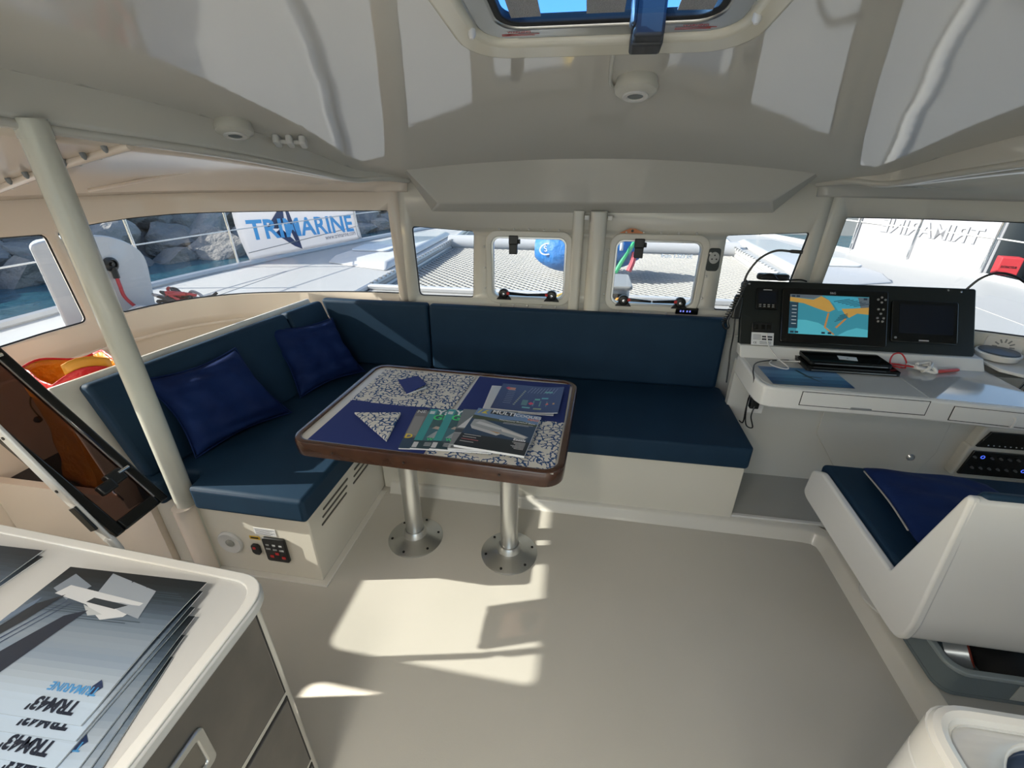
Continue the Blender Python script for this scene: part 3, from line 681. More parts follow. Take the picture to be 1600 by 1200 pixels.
# magazines
GM='magazines fanned on the dining table'
def mag(label, x, y, z, a, base, sh, tx, th=.006, w_=.225, h_=.285, curl=None): return booklet('magazine',label,'magazine',Rz(x,y,z,a),w_,h_,th,base,sh,tx,GM,curl=curl)
mag('dark magazine at the bottom left of the fanned magazines',-.622,1.262,TZ+.005,6,(.02,.03,.05),[(rect(0,.25,1,.95),(.16,.15,.15)),(rect(0,0,1,.22),(.02,.05,.09)),(rect(.02,.3,.2,.8),(.25,.24,.23))],[('D',.01,.24,.04,(.75,.55,.02),.001),('NE',.02,.9,.03,(.7,.7,.7),.0)])
green=(.02,.16,.16)
ysh=[(rect(0,.0,1,.18),(.02,.05,.06)),(rect(0,.18,.14,1),(.04,.30,.30)),(rect(.14,.5,1,.86),(.04,.10,.10)),(rect(.14,.18,1,.5),(.05,.14,.17)),([(.18,.26),(.9,.2),(.9,.40),(.3,.42)],(.30,.34,.36)),([(.2,.48),(.7,.40),(.72,.46),(.25,.54)],(.45,.35,.28)),(rect(.02,.02,.1,.14),(.6,.6,.6)),(rect(.02,.86,.11,.94),(.6,.65,.65))]
ysh+=[(rect(.2,.125-.03*k,.2+.5-.1*(k%2),.138-.03*k),(.5,.5,.5)) for k in range(3)]
ytx=[('Yac',.15,.85,.055,(.75,.76,.76),.0015),('GEGS',.12,.71,.055,(.05,.62,.16),.0012),('S',.35,.57,.05,(.05,.62,.16),.0012),('WALQ',.2,.19,.024,(.06,.60,.20),.0006)]
mag('green yachting magazine, leftmost of the two green covers',-.578,1.262,TZ+.011,3,green,ysh,ytx)
mag('green yachting magazine half under the black and white cover',-.505,1.262,TZ+.017,2,green,ysh,ytx)
mag('black and white sailing magazine under the front magazine',-.437,1.264,TZ+.023,3,(.30,.31,.32),[(rect(0,.0,1,.10),(.45,.46,.46)),(rect(0,.45,1,1),(.16,.18,.18)),([(.02,.50),(.30,.98),(.36,.98),(.30,.50)],(.62,.62,.62)),(rect(0,.38,1,.47),(.05,.06,.07)),([(0,.1),(1,.12),(1,.3),(0,.36)],(.22,.23,.24)),(rect(.04,.02,.5,.07),(.12,.12,.12))],[('RE\nLA',.30,.80,.04,(.7,.7,.7),.001)])
msh=[(rect(0,.74,1,1),(.14,.24,.42)),([(0,.70),(1,.60),(1,.76),(.75,.80),(.4,.77),(0,.80)],(.05,.065,.03)),(rect(0,.30,1,.70),(.02,.05,.10)),([(.05,.68),(.2,.70),(.95,.42),(.9,.34),(.7,.36),(.05,.52)],(.34,.36,.37)),([(.05,.52),(.55,.40),(.5,.35),(.1,.44)],(.5,.5,.5)),([(.5,.55),(.92,.42),(.9,.38),(.55,.47)],(.62,.60,.57)),([(.35,.45),(.55,.42),(.5,.40)],(.5,.28,.1)),([(.15,.64),(.55,.54),(.5,.50),(.1,.58)],(.55,.56,.57)),(rect(.23,.885,.60,.985),(.01,.012,.016)),([(.03,.86),(.07,.98),(.09,.98),(.05,.86)],(.60,.50,.04)),([(.09,.87),(.15,.97),(.20,.97),(.15,.92),(.20,.86),(.15,.87)],(.60,.50,.04))]
mtx=[('MULTI',.25,.905,.034,(.8,.8,.8),.0008),('COQUES',.62,.905,.026,(.8,.8,.8),.0006),('MAG',.83,.84,.020,(.75,.30,.22),.0008),('International Multihull Show',.42,.745,.0125,(.8,.8,.8),.0002),('Essais',.76,.30,.020,(.8,.8,.8),.0006)] 
for k in range(6): msh.append((rect(.76+.03*(k%3),.255-.028*k,.95,.268-.028*k),(.5,.5,.5)))
for k in range(2): msh.append((rect(.50,.70-.028*k,.95-.06*k,.71-.028*k),(.5,.5,.52)))
for k,c in enumerate(((.5,.5,.5),(.5,.5,.5),(.5,.15,.15),(.5,.5,.5))): msh.append((rect(.05,.27-.055*k,.30-.05*(k%2),.283-.055*k),c))
booklet('magazine','multihull magazine with a white powerboat on its cover, front of the fan','magazine',Rz(-.418,1.275,TZ+.030,-6),.26,.275,.010,(.012,.016,.020),msh,mtx,GM)

# ================================================================== GALLEY COUNTER (left foreground)
GC = thing('galley_counter','cream galley counter with stainless drawers in the left foreground','counter',(-1.1,.0,0))
B().prism(roundpoly([(-1.62,-1.1),(-.635,-1.1),(-.635,.572),(-1.62,.615)],[0,0,.05,0],6), 0, .815).obj('carcass', CREAM, GC, bevel=(.004,2))
CT = B().prism(roundpoly([(-1.64,-1.12),(-.605,-1.12),(-.605,.578),(-1.64,.628)],[0,0,.075,0],8), .815, .845).obj('worktop', mat('worktop_grey',(.60,.60,.585),.3,bump=(300,.05,.001)), GC, bevel=(.008,3))
ro = roundpoly([(-1.64,-1.12),(-.607,-1.12),(-.607,.576),(-1.64,.626)],[0,0,.073,0],8); ri = roundpoly([(-1.615,-1.095),(-.628,-1.095),(-.628,.556),(-1.615,.604)],[0,0,.060,0],8)
B().ring(ro,ri,.843,.850).obj('raised_rim', WHITE, CT, bevel=(.003,3))
XM = Matrix(((0,0,1,0),(1,0,0,0),(0,1,0,0),(0,0,0,1)))     # local x=Y, y=z, z=X
for i,(z0,z1) in enumerate(((.512,.790),(.205,.484),(.03,.178))):
    dr = B().prism([(-.10,z0),(.530,z0),(.530,z1),(-.10,z1)],-.637,-.6305,XM).obj('drawer', STEEL, GC, bevel=(.002,2))
    B().ring([(-.106,z0-.006),(.536,z0-.006),(.536,z1+.006),(-.106,z1+.006)],[(-.10,z0),(.530,z0),(.530,z1),(-.10,z1)],-.6365,-.6335,XM).obj('drawer_gap', mat('gap_dark',(.03,.03,.028),.6), dr)
    if i < 2:
        hz = z1-.062; hh = B().ring(rrect(.19,.355,hz-.105,hz,.012),rrect(.208,.337,hz-.087,hz-.018,.006),-.632,-.6245,XM).obj('pull_frame', ALU, dr, bevel=(.004,3))
        B().prism(rrect(.206,.339,hz-.089,hz-.016,.006),-.6305,-.6295,XM).obj('pull_recess', mat('recess_metal',(.28,.27,.25),.4,1), dr)
# brochures with the boat picture
def broch(label, near_right, a, z, lift, full):
    # page up = towards the camera, page right = -X; origin is the page's lower-left corner = far right in the world
    w_, h_ = .315, .262
    x,y = near_right
    M = Matrix.Translation((x,y,z))@Matrix.Rotation(R(180+a),4,'Z')
    bandc=[(.010,.014,.018),(.03,.045,.06),(.07,.10,.14),(.16,.21,.27),(.24,.29,.35),(.21,.27,.35),(.33,.39,.46),(.42,.52,.64)]
    sh=[]; ys=[0,.14,.24,.36,.48,.60,.70,.84,1.0]; mid=[.07,.19,.30,.42,.54,.65,.77,.92]
    for i in range(26):
        v0=i/26; v1=(i+1)/26; vm=(v0+v1)/2; k=0
        while k<7 and mid[k+1]<vm: k+=1
        f=min(1,max(0,(vm-mid[k])/(mid[min(k+1,7)]-mid[k]+1e-6))); c=tuple(bandc[k][j]*(1-f)+bandc[min(k+1,7)][j]*f for j in range(3)); sh.append((rect(0,v0,1,v1),c))
    for k in range(16):
        y0=.13+.018*k; x0=random.random()*.6; sh.append(([(x0,y0),(x0+.4,y0+.004),(x0+.4,y0+.009),(x0,y0+.006)],(.05,.075,.10)))
    sh += [([(.26,.13),(.66,.02),(.60,.26),(.20,.36)][::1],(.30,.34,.39)),([(.70,.15),(.90,.06),(.93,.20),(.76,.28)],(.22,.26,.31)),
           ([(.26,.24),(.40,.22),(.84,.16),(.88,.24),(.60,.30),(.42,.40),(.30,.36)],(.60,.62,.64)),([(.34,.27),(.60,.24),(.62,.28),(.40,.31)],(.03,.04,.05)),([(.44,.36),(.62,.30),(.52,.38)],(.45,.48,.5)),
           ([(.55,.34),(.66,.40),(.95,1.0),(.72,1.0)][::1],(.018,.026,.045)),([(.80,.24),(.92,.34),(1.0,.62),(1.0,.78),(.86,.46)],(.02,.026,.036)),([(.93,.28),(1.0,.42),(1.0,.55),(.92,.34)],(.13,.18,.26)),
           ([(.70,.30),(.705,.30),(.99,.92),(.98,.92)],(.02,.04,.10)),([(.74,.29),(.745,.29),(1.0,.85),(1.0,.88)],(.02,.04,.10)),([(.33,.10),(.35,.095),(.34,.115)],(.02,.02,.03)),([(.46,.07),(.48,.065),(.47,.085)],(.02,.02,.03)),
           ([(.05,.80),(.09,.86),(.11,.80),(.09,.76)],(.02,.035,.09))]
    tx=[('TRM43\'',.09,.89,.026,(.012,.018,.035),.0011),('TRIMARINE',.055,.805,.0175,(.06,.25,.52),.0004)]
    cu=(lambda u,v: .006*math.sin(PI*min(1,v*1.1))*(.3+.7*(1-u))) if full else None
    return booklet('brochure',label,'brochure',M,w_,h_,.0028,(.2,.25,.3),sh,tx,'boat brochures stacked on the galley counter',curl=cu)
zz=.8465
broch('lowest boat brochure of the fanned stack, nearest the camera',(-.676,.395),12,zz,0,False)
broch('boat brochure second from the bottom of the fanned stack',(-.684,.432),8.5,zz+0.0046,0,False)
broch('boat brochure in the middle of the fanned stack, half covered',(-.692,.466),6,zz+0.0092,0,False)
broch('boat brochure fourth from the bottom, its title showing below the top one',(-.703,.480),1.5,zz+0.0138,0,False)
broch('boat brochure just under the topmost brochure, one edge showing',(-.712,.512),3.2,zz+0.0184,0,False)
broch('topmost boat brochure with the whole catamaran picture visible',(-.716,.529),2.2,zz+0.0230,.01,True)
broch('dark boat brochure at the far left of the counter, second stack',(-1.165,.558),2,zz+.004,0,False)
broch('boat brochure under the dark one in the far left stack',(-1.15,.546),-3,zz,0,False)

# ================================================================== SINK UNIT (right foreground)
SU = thing('sink_unit','white moulded unit with a round basin in the right foreground','counter',(1.0,.0,0))
so = roundpoly([(.565,-1.1),(1.19,-1.1),(1.19,.522),(.565,.522)],[0,0,.02,.075],8)
B().prism(roundpoly([(.565,-1.1),(1.19,-1.1),(1.19,.522),(.565,.522)],[0,0,.02,.075],8),0,.798).obj('carcass', WHITE, SU, bevel=(.004,2))
hole=[(.728+.088*math.cos(2*PI*k/40),.400+.088*math.sin(2*PI*k/40)) for k in range(40)]
tp=B().holed(roundpoly([(.576,-1.09),(1.18,-1.09),(1.18,.511),(.576,.511)],[0,0,.02,.066],8),[hole],.846); tp.obj('worktop', mat('worktop_pale',(.56,.565,.55),.35,bump=(300,.05,.001)), SU, solid=(.02,0))
si=roundpoly([(.592,-1.07),(1.17,-1.07),(1.17,.495),(.592,.495)],[0,0,.02,.055],8)
B().ring(so,si,.80,.862).obj('raised_rim', WHITE, SU)
B().tube([((a[0]+c[0])/2,(a[1]+c[1])/2,.862) for a,c in zip(so,si)],.0128,8,True).obj('rim_bead', WHITE, SU)
BSM=Matrix.Translation((.728,.400,0))
B().lathe([(.096,.846),(.096,.853),(.090,.856),(.084,.853),(.082,.835)],40,BSM,False).obj('basin_lip', WHITE, SU, smooth=60)
B().lathe([(.0825,.845),(.081,.812),(.072,.803),(0,.8015)],40,BSM,False).obj('basin', mat('basin_blue',(.05,.08,.14),.3), SU, smooth=50)

# ================================================================== NAV SEAT
NS = thing('helm_chair','white moulded helm chair with navy cushions facing the nav desk','chair',(1.45,1.4,.058))
side=[(1.745,.352),(1.715,.335),(1.075,.330),(1.045,.352),(1.035,.42),(1.072,.872),(1.092,.872),(1.186,.487),(1.67,.503),(1.735,.47)]
side=roundpoly(side,[.02,.02,.05,.03,.03,.015,.02,.012,.015,.02],4)
YZ=Matrix(((0,0,1,0),(1,0,0,0),(0,1,0,0),(0,0,0,1)))
B().prism(side,1.02,1.048,YZ).obj('side_panel', WHITE, NS, bevel=(.008,3)); B().prism(side,1.83,1.858,YZ).obj('side_panel', WHITE, NS, bevel=(.008,3))
B().prism(roundpoly([(1.085,.332),(1.050,.355),(1.040,.42),(1.070,.865),(1.088,.872),(1.100,.865),(1.085,.45),(1.12,.36)],[.02,.03,.03,.01,.01,.01,.03,.02],4),1.03,1.85,YZ).obj('back_shell', WHITE, NS, bevel=(.004,2))
B().box(1.04,1.84,1.10,1.72,.335,.40).obj('seat_pan', WHITE, NS, bevel=(.01,3))
B().lathe([(.11,0),(.11,.008),(.045,.03),(.04,.28)],28,Matrix.Translation((1.32,1.46,.058))).obj('pedestal', WHITE, NS)
sc_=B().prism([(1.20,.40),(1.74,.40),(1.75,.500),(1.205,.492)],1.055,1.825,YZ).obj('seat_cushion', NAVY, NS, bevel=(.02,4))
bc_=B().prism([(1.205,.495),(1.135,.80),(1.10,.885),(1.075,.885),(1.098,.78),(1.165,.48)],1.055,1.825,YZ).obj('back_cushion', NAVY, NS, bevel=(.018,4))
def seatpillow():
    bl,br,tr,tl=[Vector(p) for p in ((1.13,1.30,.50),(1.55,1.27,.50),(1.60,1.66,.515),(1.17,1.70,.515))]
    bl,br,tr,tl=[Vector(p) for p in ((1.10,1.235,.56),(1.52,1.21,.60),(1.60,1.66,.53),(1.17,1.70,.53))]
    N=24; nn=(br-bl).cross(tl-bl).normalized(); b=B()
    def pt(u,v,sd):
        a=u*2-1; c=v*2-1; pin=1-.06*((1-abs(a)**1.5)*abs(c)**3+(1-abs(c)**1.5)*abs(a)**3)
        p=bl.lerp(br,a*pin/2+.5).lerp(tl.lerp(tr,a*pin/2+.5),c*pin/2+.5); t=max(0,1-a**4)**.6*max(0,1-c**4)**.6
        return p+nn*(sd*.045*t+.008*t*math.sin(5*a+4*c)*math.sin(6*c))
    b.grid(lambda u,v:pt(u,v,1),N,N); b.grid(lambda u,v:pt(u,v,-1),N,N)
    o=b.obj('throw_pillow',PILLOW,smooth=80,fix=False,sub=1); bm=bmesh.new(); bm.from_mesh(o.data); bmesh.ops.remove_doubles(bm,verts=bm.verts[:],dist=.0008); bmesh.ops.recalc_face_normals(bm,faces=bm.faces[:]); bm.to_mesh(o.data); bm.free()
    B().tube([pt(0,k/14,0) for k in range(2,14)],.003,6).obj('zip',mat('zip_pale',(.45,.42,.38),.5),o)
    tag(o,'royal blue pillow leaning on the nav seat backrest','pillow')
seatpillow()
# storage tub under the seat
TBX = thing('storage_tub','translucent grey storage tub tucked under the nav seat','tub',(1.5,1.28,.06))
TUB = mat('tub_plastic',(.22,.28,.31),.25,trans=.25)
to=rrect(1.262,1.80,1.095,1.48,.05); ti=rrect(1.272,1.79,1.105,1.47,.045); Mz=Matrix.Identity(4)
B().ring(to,ti,.075,.175).obj('walls', TUB, TBX, bevel=(.003,2)); B().prism(to,.062,.076).obj('bottom', TUB, TBX)
B().ring(rrect(1.252,1.81,1.085,1.49,.055),ti,.172,.188).obj('rim', mat('tub_rim',(.32,.38,.40),.3), TBX, bevel=(.003,2))
B().box(1.46,1.63,1.0925,1.0945,.085,.155).obj('label', mat('tub_label',(.5,.53,.5),.5), TBX)
q=B(); q.box(1.52,1.56,1.0915,1.0924,.125,.140); q.box(1.57,1.59,1.0915,1.0924,.125,.140); q.box(1.50,1.58,1.0915,1.0924,.095,.105); q.obj('label_print', BLACK, TBX)
rl=thing('tape_roll','roll of silver tape with a red core in the storage tub','tape',(1.36,1.22,.08))
Mr=Matrix.Translation((1.36,1.20,.135))@Matrix.Rotation(R(-25),4,'Z')@Matrix.Rotation(R(60),4,'Y')@Matrix.Rotation(R(0),4,'Z')@Matrix.Rotation(R(0),4,'Z')
B().ring([(.058*math.cos(2*PI*k/28),.058*math.sin(2*PI*k/28)) for k in range(28)],[(.040*math.cos(2*PI*k/28),.040*math.sin(2*PI*k/28)) for k in range(28)],-.03,.03,Mr).obj('tape', mat('silver_tape',(.45,.5,.54),.3,.6), rl)
B().ring([(.0395*math.cos(2*PI*k/28),.0395*math.sin(2*PI*k/28)) for k in range(28)],[(.034*math.cos(2*PI*k/28),.034*math.sin(2*PI*k/28)) for k in range(28)],-.031,.033,Mr).obj('core', mat('red_core',(.42,.07,.04),.5), rl)
bgb=B()
bgb.grid(lambda u,v: Vector((1.44+.33*u,1.13+.31*v,.08+.075*(math.sin(PI*u)*math.sin(PI*v))**.4+.012*noise.noise(Vector((u*6,v*6,1))))),16,16); bgb.grid(lambda u,v: Vector((1.44+.33*u,1.13+.31*v,.078)),16,16)
tag(bgb.obj('black_bag', RUBBER, smooth=60),'crumpled black bag inside the storage tub','bag')

# ================================================================== COMPANIONWAY HATCH (port side)
CH = thing('companionway_hatch','smoked acrylic hatch in a black frame, open beside the post','hatch',(-1.55,.9,.58))
hA=Vector((-1.367,1.0,.603)); hd=Vector((-.379,0,.527)).normalized(); hl=.76
def hp(u,v,h): # u along slope, v along -Y from 0..w, h normal
    n=Vector((.527,0,.379)).normalized(); return hA+hd*u+Vector((0,-v,0))+n*h
HW=.186
def hbox(b,u0,u1,v0,v1,h0,h1): return b.hexa([hp(u0,v0,h0),hp(u1,v0,h0),hp(u1,v1,h0),hp(u0,v1,h0)],[hp(u0,v0,h1),hp(u1,v0,h1),hp(u1,v1,h1),hp(u0,v1,h1)])
fr=B(); hbox(fr,0,hl,0,.030,-.012,.012); hbox(fr,0,hl,HW-.030,HW,-.012,.012); hbox(fr,0,.040,.030,HW-.030,-.012,.012); hbox(fr,hl-.04,hl,.030,HW-.030,-.012,.012)
fr.obj('frame', BLACKG, CH, bevel=(.006,3))
hbox(B(),.036,hl-.036,.028,HW-.028,-.004,.002).obj('pane', SMOKE, CH)
hbox(B(),.03,hl-.03,.0305,.034,.011,.014).obj('inner_trim', ALU, CH)
for u in (.15,.62):
    hb=B(); hbox(hb,u-.022,u+.022,.045,.095,.002,.030); hbox(hb,u-.030,u+.006,.085,.135,.014,.034); h_=hb.obj('handle', BLACK, CH, bevel=(.006,3))
    B().tube([hp(u+.005,.02,.018),hp(u+.005,.06,.026)],.007,10).obj('hinge_pin', CHROME, h_)
# hinge rail on the stair bulkhead
rb=Vector((-1.575,.945,.435)); rd=Vector((-.415,0,.78)).normalized()
rd=(Vector((-1.541,.80,.998))-Vector((-1.372,.80,.643))).normalized()
def rp_(u,v,h): n=Vector((rd.z,0,-rd.x)); return Vector((-1.372,.80,.643))+rd*u+Vector((0,-v,0))+n*h
RL=thing('hinge_rail','pale aluminium hinge rail below the smoked hatch','rail',(-1.37,.80,0))
B().hexa([rp_(-.03,0,-.022),rp_(.72,0,-.022),rp_(.72,.012,-.022),rp_(-.03,.012,-.022)],[rp_(-.03,0,.010),rp_(.72,0,.010),rp_(.72,.012,.010),rp_(-.03,.012,.010)]).obj('strip', mat('pale_alu',(.66,.65,.62),.35,.2), RL, bevel=(.004,2))
for u in (.17,.36,.55):
    B().lathe([(.005,0),(.005,.002),(0,.003)],10,frame(rp_(u,.012,-.006),(1,0,0),(0,0,1))).obj('screw', BLACK, RL)
B().hexa([rp_(.02,.012,-.016),rp_(.11,.012,-.016),rp_(.11,.020,-.016),rp_(.02,.020,-.016)],[rp_(.02,.012,.012),rp_(.11,.012,.012),rp_(.11,.020,.012),rp_(.02,.020,.012)]).obj('hinge', BLACK, RL, bevel=(.002,2))
B().tube(catmull([rp_(-.02,.006,-.006),(-1.352,.794,.60),(-1.345,.794,.50),(-1.345,.794,.0)],5),.012,10).obj('stile', MATS['pale_alu'], RL)

# shopping bag behind the port backrest
BG=thing('shopping_bag','shiny orange and red shopping bag standing behind the port backrest','bag',(-1.98,1.36,.335))
BAGM=mat('bag_orange',(.62,.20,.02),.28,bump=(22,.8,.02),vary=(9,(.70,.30,.02)))
BAGR=mat('bag_red',(.62,.02,.025),.35,bump=(22,.6,.02))
def bagpt(u,v):   # u round, v height
    c=[(-2.30,1.30),(-2.05,1.24),(-1.95,1.44),(-2.22,1.52)]; k=(u%1)*4; i=int(k)%4; f=k-int(k); a=Vector((*c[i],0)); e=Vector((*c[(i+1)%4],0)); p=a.lerp(e,f)
    ctr=Vector((-2.13,1.375,0)); p=ctr+(p-ctr)*(1-.12*math.sin(PI*v))
    z=.336+.545*v+.02*math.sin(7*u*PI)*v; n=noise.noise(Vector((p.x*11,p.y*11,z*9)))*.014
    return Vector((p.x+n+(v*.06),p.y+n,z))
b=B(); b.grid(bagpt,48,20); b.obj('body', BAGM, BG, smooth=60, solid=(.004,0))
b=B(); b.grid(lambda u,v: bagpt(u,.93+.085*v)+Vector((0,0,.0))+(bagpt(u,1)-Vector((-2.07,1.375,bagpt(u,1).z))).normalized()*.004,48,3); b.obj('top_band', BAGR, BG, smooth=60, solid=(.003,0))
B().grid(lambda u,v: bagpt(.30+.16*u,1.0)+Vector((-.0,.0,.05*v)),6,3).obj('folded_flap', mat('bag_flap',(.75,.33,.03),.4), BG, solid=(.003,0))
B().lathe([(.012,0),(.014,.012),(.008,.02),(0,.022)],12,frame((-2.16,1.245,.70),(1,0,0),(0,0,1))).obj('toggle', BLACK, BG)
B().tube(catmull([(-2.16,1.245,.71),(-2.165,1.24,.76),(-2.15,1.245,.80)],5),.003,6).obj('cord', mat('cord_olive',(.12,.09,.02),.6), BG)

# ================================================================== NAV STATION
ND = thing('nav_desk','white moulded chart desk with two flush drawers under the instrument panel','desk',(1.35,2.08,.66))
front=[(.800,2.27),(.795,2.02),(.800,1.945),(.815,1.905),(.85,1.890),(1.0,1.886),(1.45,1.876),(1.90,1.836),(1.90,2.27)]
B().prism(front,.672,.770).obj('body', WHITE, ND, bevel=(.010,3))
B().prism([(.818,2.24),(.815,2.03),(.822,1.955),(.845,1.918),(.88,1.908),(1.445,1.894),(1.445,2.24)],.7695,.7715).obj('chart_lid', mat('desk_top',(.56,.55,.51),.22), ND)
B().prism([(1.452,2.24),(1.452,1.894),(1.885,1.856),(1.885,2.24)],.7695,.7715).obj('right_lid', mat('desk_gloss',(.52,.52,.49),.06,coat=.6), ND)
B().hexa([(.800,2.225,.77),(1.88,2.225,.77),(1.88,2.30,.77),(.800,2.30,.77)],[(.800,2.265,.822),(1.88,2.265,.822),(1.88,2.32,.822),(.800,2.32,.822)]).obj('riser', WHITE, ND, bevel=(.004,2))
def dfront(x0,x1,z0,z1):
    y=lambda x: 1.886+(x-1.0)*(1.876-1.886)/.45 if x<1.45 else 1.876+(x-1.45)*(-.040/.45)
    b=B().hexa([(x0,y(x0)-.003,z0),(x1,y(x1)-.003,z0),(x1,y(x1)+.01,z0),(x0,y(x0)+.01,z0)],[(x0,y(x0)-.003,z1),(x1,y(x1)-.003,z1),(x1,y(x1)+.01,z1),(x0,y(x0)+.01,z1)]); return b,y
for x0,x1,z0,z1 in ((.965,1.445,.700,.762),(1.535,1.885,.690,.752)):
    b,y=dfront(x0,x1,z0,z1); d=b.obj('drawer', WHITE, ND, bevel=(.002,2))
    g=B()
    for a0,a1,c0,c1 in ((x0-.003,x1+.003,z0-.003,z0),(x0-.003,x0,z0,z1),(x1,x1+.003,z0,z1),(x0-.003,x1+.003,z1,z1+.002)):
        g.hexa([(a0,y(a0)-.0015,c0),(a1,y(a1)-.0015,c0),(a1,y(a1)+.005,c0),(a0,y(a0)+.005,c0)],[(a0,y(a0)-.0015,c1),(a1,y(a1)-.0015,c1),(a1,y(a1)+.005,c1),(a0,y(a0)+.005,c1)])
    g.obj('drawer_gap', MATS['gap_dark'], d)
    xm=(x0+x1)/2
    if x0<1.2: B().hexa([(xm-.045,y(xm)-.0065,z0-.002),(xm+.045,y(xm)-.0065,z0-.002),(xm+.045,y(xm)+.002,z0-.002),(xm-.045,y(xm)+.002,z0-.002)],[(xm-.038,y(xm)-.0065,z0+.008),(xm+.038,y(xm)-.0065,z0+.008),(xm+.038,y(xm)+.002,z0+.008),(xm-.038,y(xm)+.002,z0+.008)]).obj('finger_slot', GREYP, d, bevel=(.001,1))
    else:
        B().tube(catmull([(xm+.03,y(xm)-.003,z1-.022),(xm+.03,y(xm)-.016,z1-.026),(xm+.032,y(xm)-.014,z1-.060),(xm+.034,y(xm)-.003,z1-.064)],5),.0045,8).obj('hook_pull', WPLAST, d)
# desk leg/knee panel details on the nav wall
ndw=B().ring([(1.275,.30),(1.79,.30),(1.79,.655),(1.275,.655)],[(1.279,.304),(1.786,.304),(1.786,.651),(1.279,.651)],0,.002,frame((0,2.25,0),(1,0,0),(0,0,1)))
LK = B().prism(roundpoly([(1.275,.36),(1.46,.10),(1.80,.10),(1.865,.30),(1.865,.64),(1.275,.64)],.01,2),.0,.006,frame((0,2.25,0),(1,0,0),(0,0,1))).obj('locker_door', GEL, NW, bevel=(.003,2))
B().lathe([(.020,.0),(.020,.006),(.014,.012),(.0135,.010),(.010,.013),(0,.013)],24,frame((1.757,2.244,.262),(1,0,0),(0,0,1))).obj('push_button', CHROME, LK)
for nm,lab,x0,x1,z0,z1,rows in (('switch_panel','upper black switch panel with a row of small lights below the desk',1.985,2.30,.388,.474,0),('switch_panel','lower black switch panel with two rows of toggles and blue lights',1.957,2.30,.222,.362,2)):
    S_=thing(nm,lab,'switch panel',((x0+x1)/2,2.195,z0)); Mx=frame((0,2.20,0),(1,0,0),(0,0,1))
    B().prism([(x0-(.0 if rows else .01),z0),(x1,z0),(x1,z1),(x0+.022,z1)],0,.012,Mx).obj('plate', BLACKG, S_, bevel=(.002,2))
    B().prism([(x0-.02,z0-.02),(x1+.02,z0-.02),(x1+.02,z1+.02),(x0-.0,z1+.02)],-.06,-.001,Mx).obj('backing', GEL, S_, bevel=(.01,3))
    if rows:
        for r in range(2):
            for k in range(7):
                x=x0+.030+.038*k+.012*r; z=z1-.030-r*.062
                if (r==0 and k==1) or (r==1 and k==6):
                    B().ring([(.0095*math.cos(2*PI*j/20),.0095*math.sin(2*PI*j/20)) for j in range(20)],[(.0065*math.cos(2*PI*j/20),.0065*math.sin(2*PI*j/20)) for j in range(20)],.012,.014,Mx@Matrix.Translation((x,z,0))).obj('blue_ring', mat('led_blue',(.05,.1,.6),.4,emit=((.08,.16,1.0),.35)), S_)
                else: B().lathe([(.006,0),(.0055,.010),(.003,.016),(0,.017)],8,Mx@Matrix.Translation((x,z,.011))).obj('toggle', mat('toggle_grey',(.16,.17,.18),.3,.6), S_)
    else:
        for k in range(9): B().lathe([(.003,0),(.003,.002),(0,.003)],8,Mx@Matrix.Translation((x0+.035+.024*k,z0+.014,.012))).obj('lamp', mat('led_white',(.6,.65,.7),.4), S_)

# instrument panel
PS=1.0704; P0=Vector((.802,2.283,.822)); PX=Vector((1,0,0)); PU=Vector((0,.15,.268)).normalized(); IM=frame(P0,PX,PU)
def pu(*pts): return [(a*PS,c*PS) for a,c in pts]
IP=thing('instrument_panel','long black instrument panel standing on the chart desk','instrument panel',(1.33,2.30,.82))
B().prism(rrect(-.002,1.05,0,.328,.012),-.03,.0,IM).obj('board', PANEL, IP, bevel=(.004,2))
for a,c in ((.03,.31),(.985,.31),(.93,.315)): B().lathe([(.005,0),(.005,.002),(0,.003)],10,IM@Matrix.Translation((a,c,0))).obj('screw', CHROME, IP)
x0,x1,y0,y1=.172*PS,.620*PS,.016*PS,.274*PS
PLT=B().prism(rrect(x0,x1,y0,y1,.012),0,.016,IM).obj('chartplotter', BLACKG, IP, bevel=(.004,3))
sx0,sx1,sy0,sy1=.205*PS,.540*PS,.059*PS,.244*PS; sw=sx1-sx0; shh=sy1-sy0
def em(c,s=.15): 
    return mat('screen_%d_%d_%d'%tuple(int(255*x) for x in c), c, .3, emit=(c,s))
SM=IM@Matrix.Translation((sx0,sy0,.0162))
scb=B(); smats=[]
def sp_(poly,c,lay):
    m=em(c)
    if m not in smats: smats.append(m)
    scb.mi(smats.index(m)); scb.add([(p[0]*sw,p[1]*shh,.00015*lay) for p in poly],[list(range(len(poly)))],SM)
sea=(.045,.27,.36); land=(.52,.30,.07); shal=(.09,.45,.55); dk=(.01,.03,.05); grey=(.11,.14,.17)
sp_([(0,0),(1,0),(1,1),(0,1)],sea,0)
sp_([(.10,0),(.60,0),(.50,.18),(.38,.30),(.22,.36),(.10,.36)],shal,1); sp_([(.62,0),(1,0),(1,.18),(.86,.22),(.74,.14)],shal,1)
sp_([(0,.93),(.30,.90),(.42,1),(0,1)],grey,1); sp_([(0,.93),(.30,.88),(.40,.98),(.50,.88),(.58,.66),(.50,.58),(.36,.66),(.18,.78),(0,.82)],land,2)
sp_([(.44,.97),(.80,.99),(.88,.96),(.92,.72),(.62,.62),(.56,.80)],(.06,.36,.50),1)
sp_([(.86,.98),(1,.98),(1,.74),(.90,.72)],grey,2); sp_([(.66,.68),(.80,.70),(1,.74),(1,.56),(.86,.58),(.76,.46),(.70,.56)],land,3)
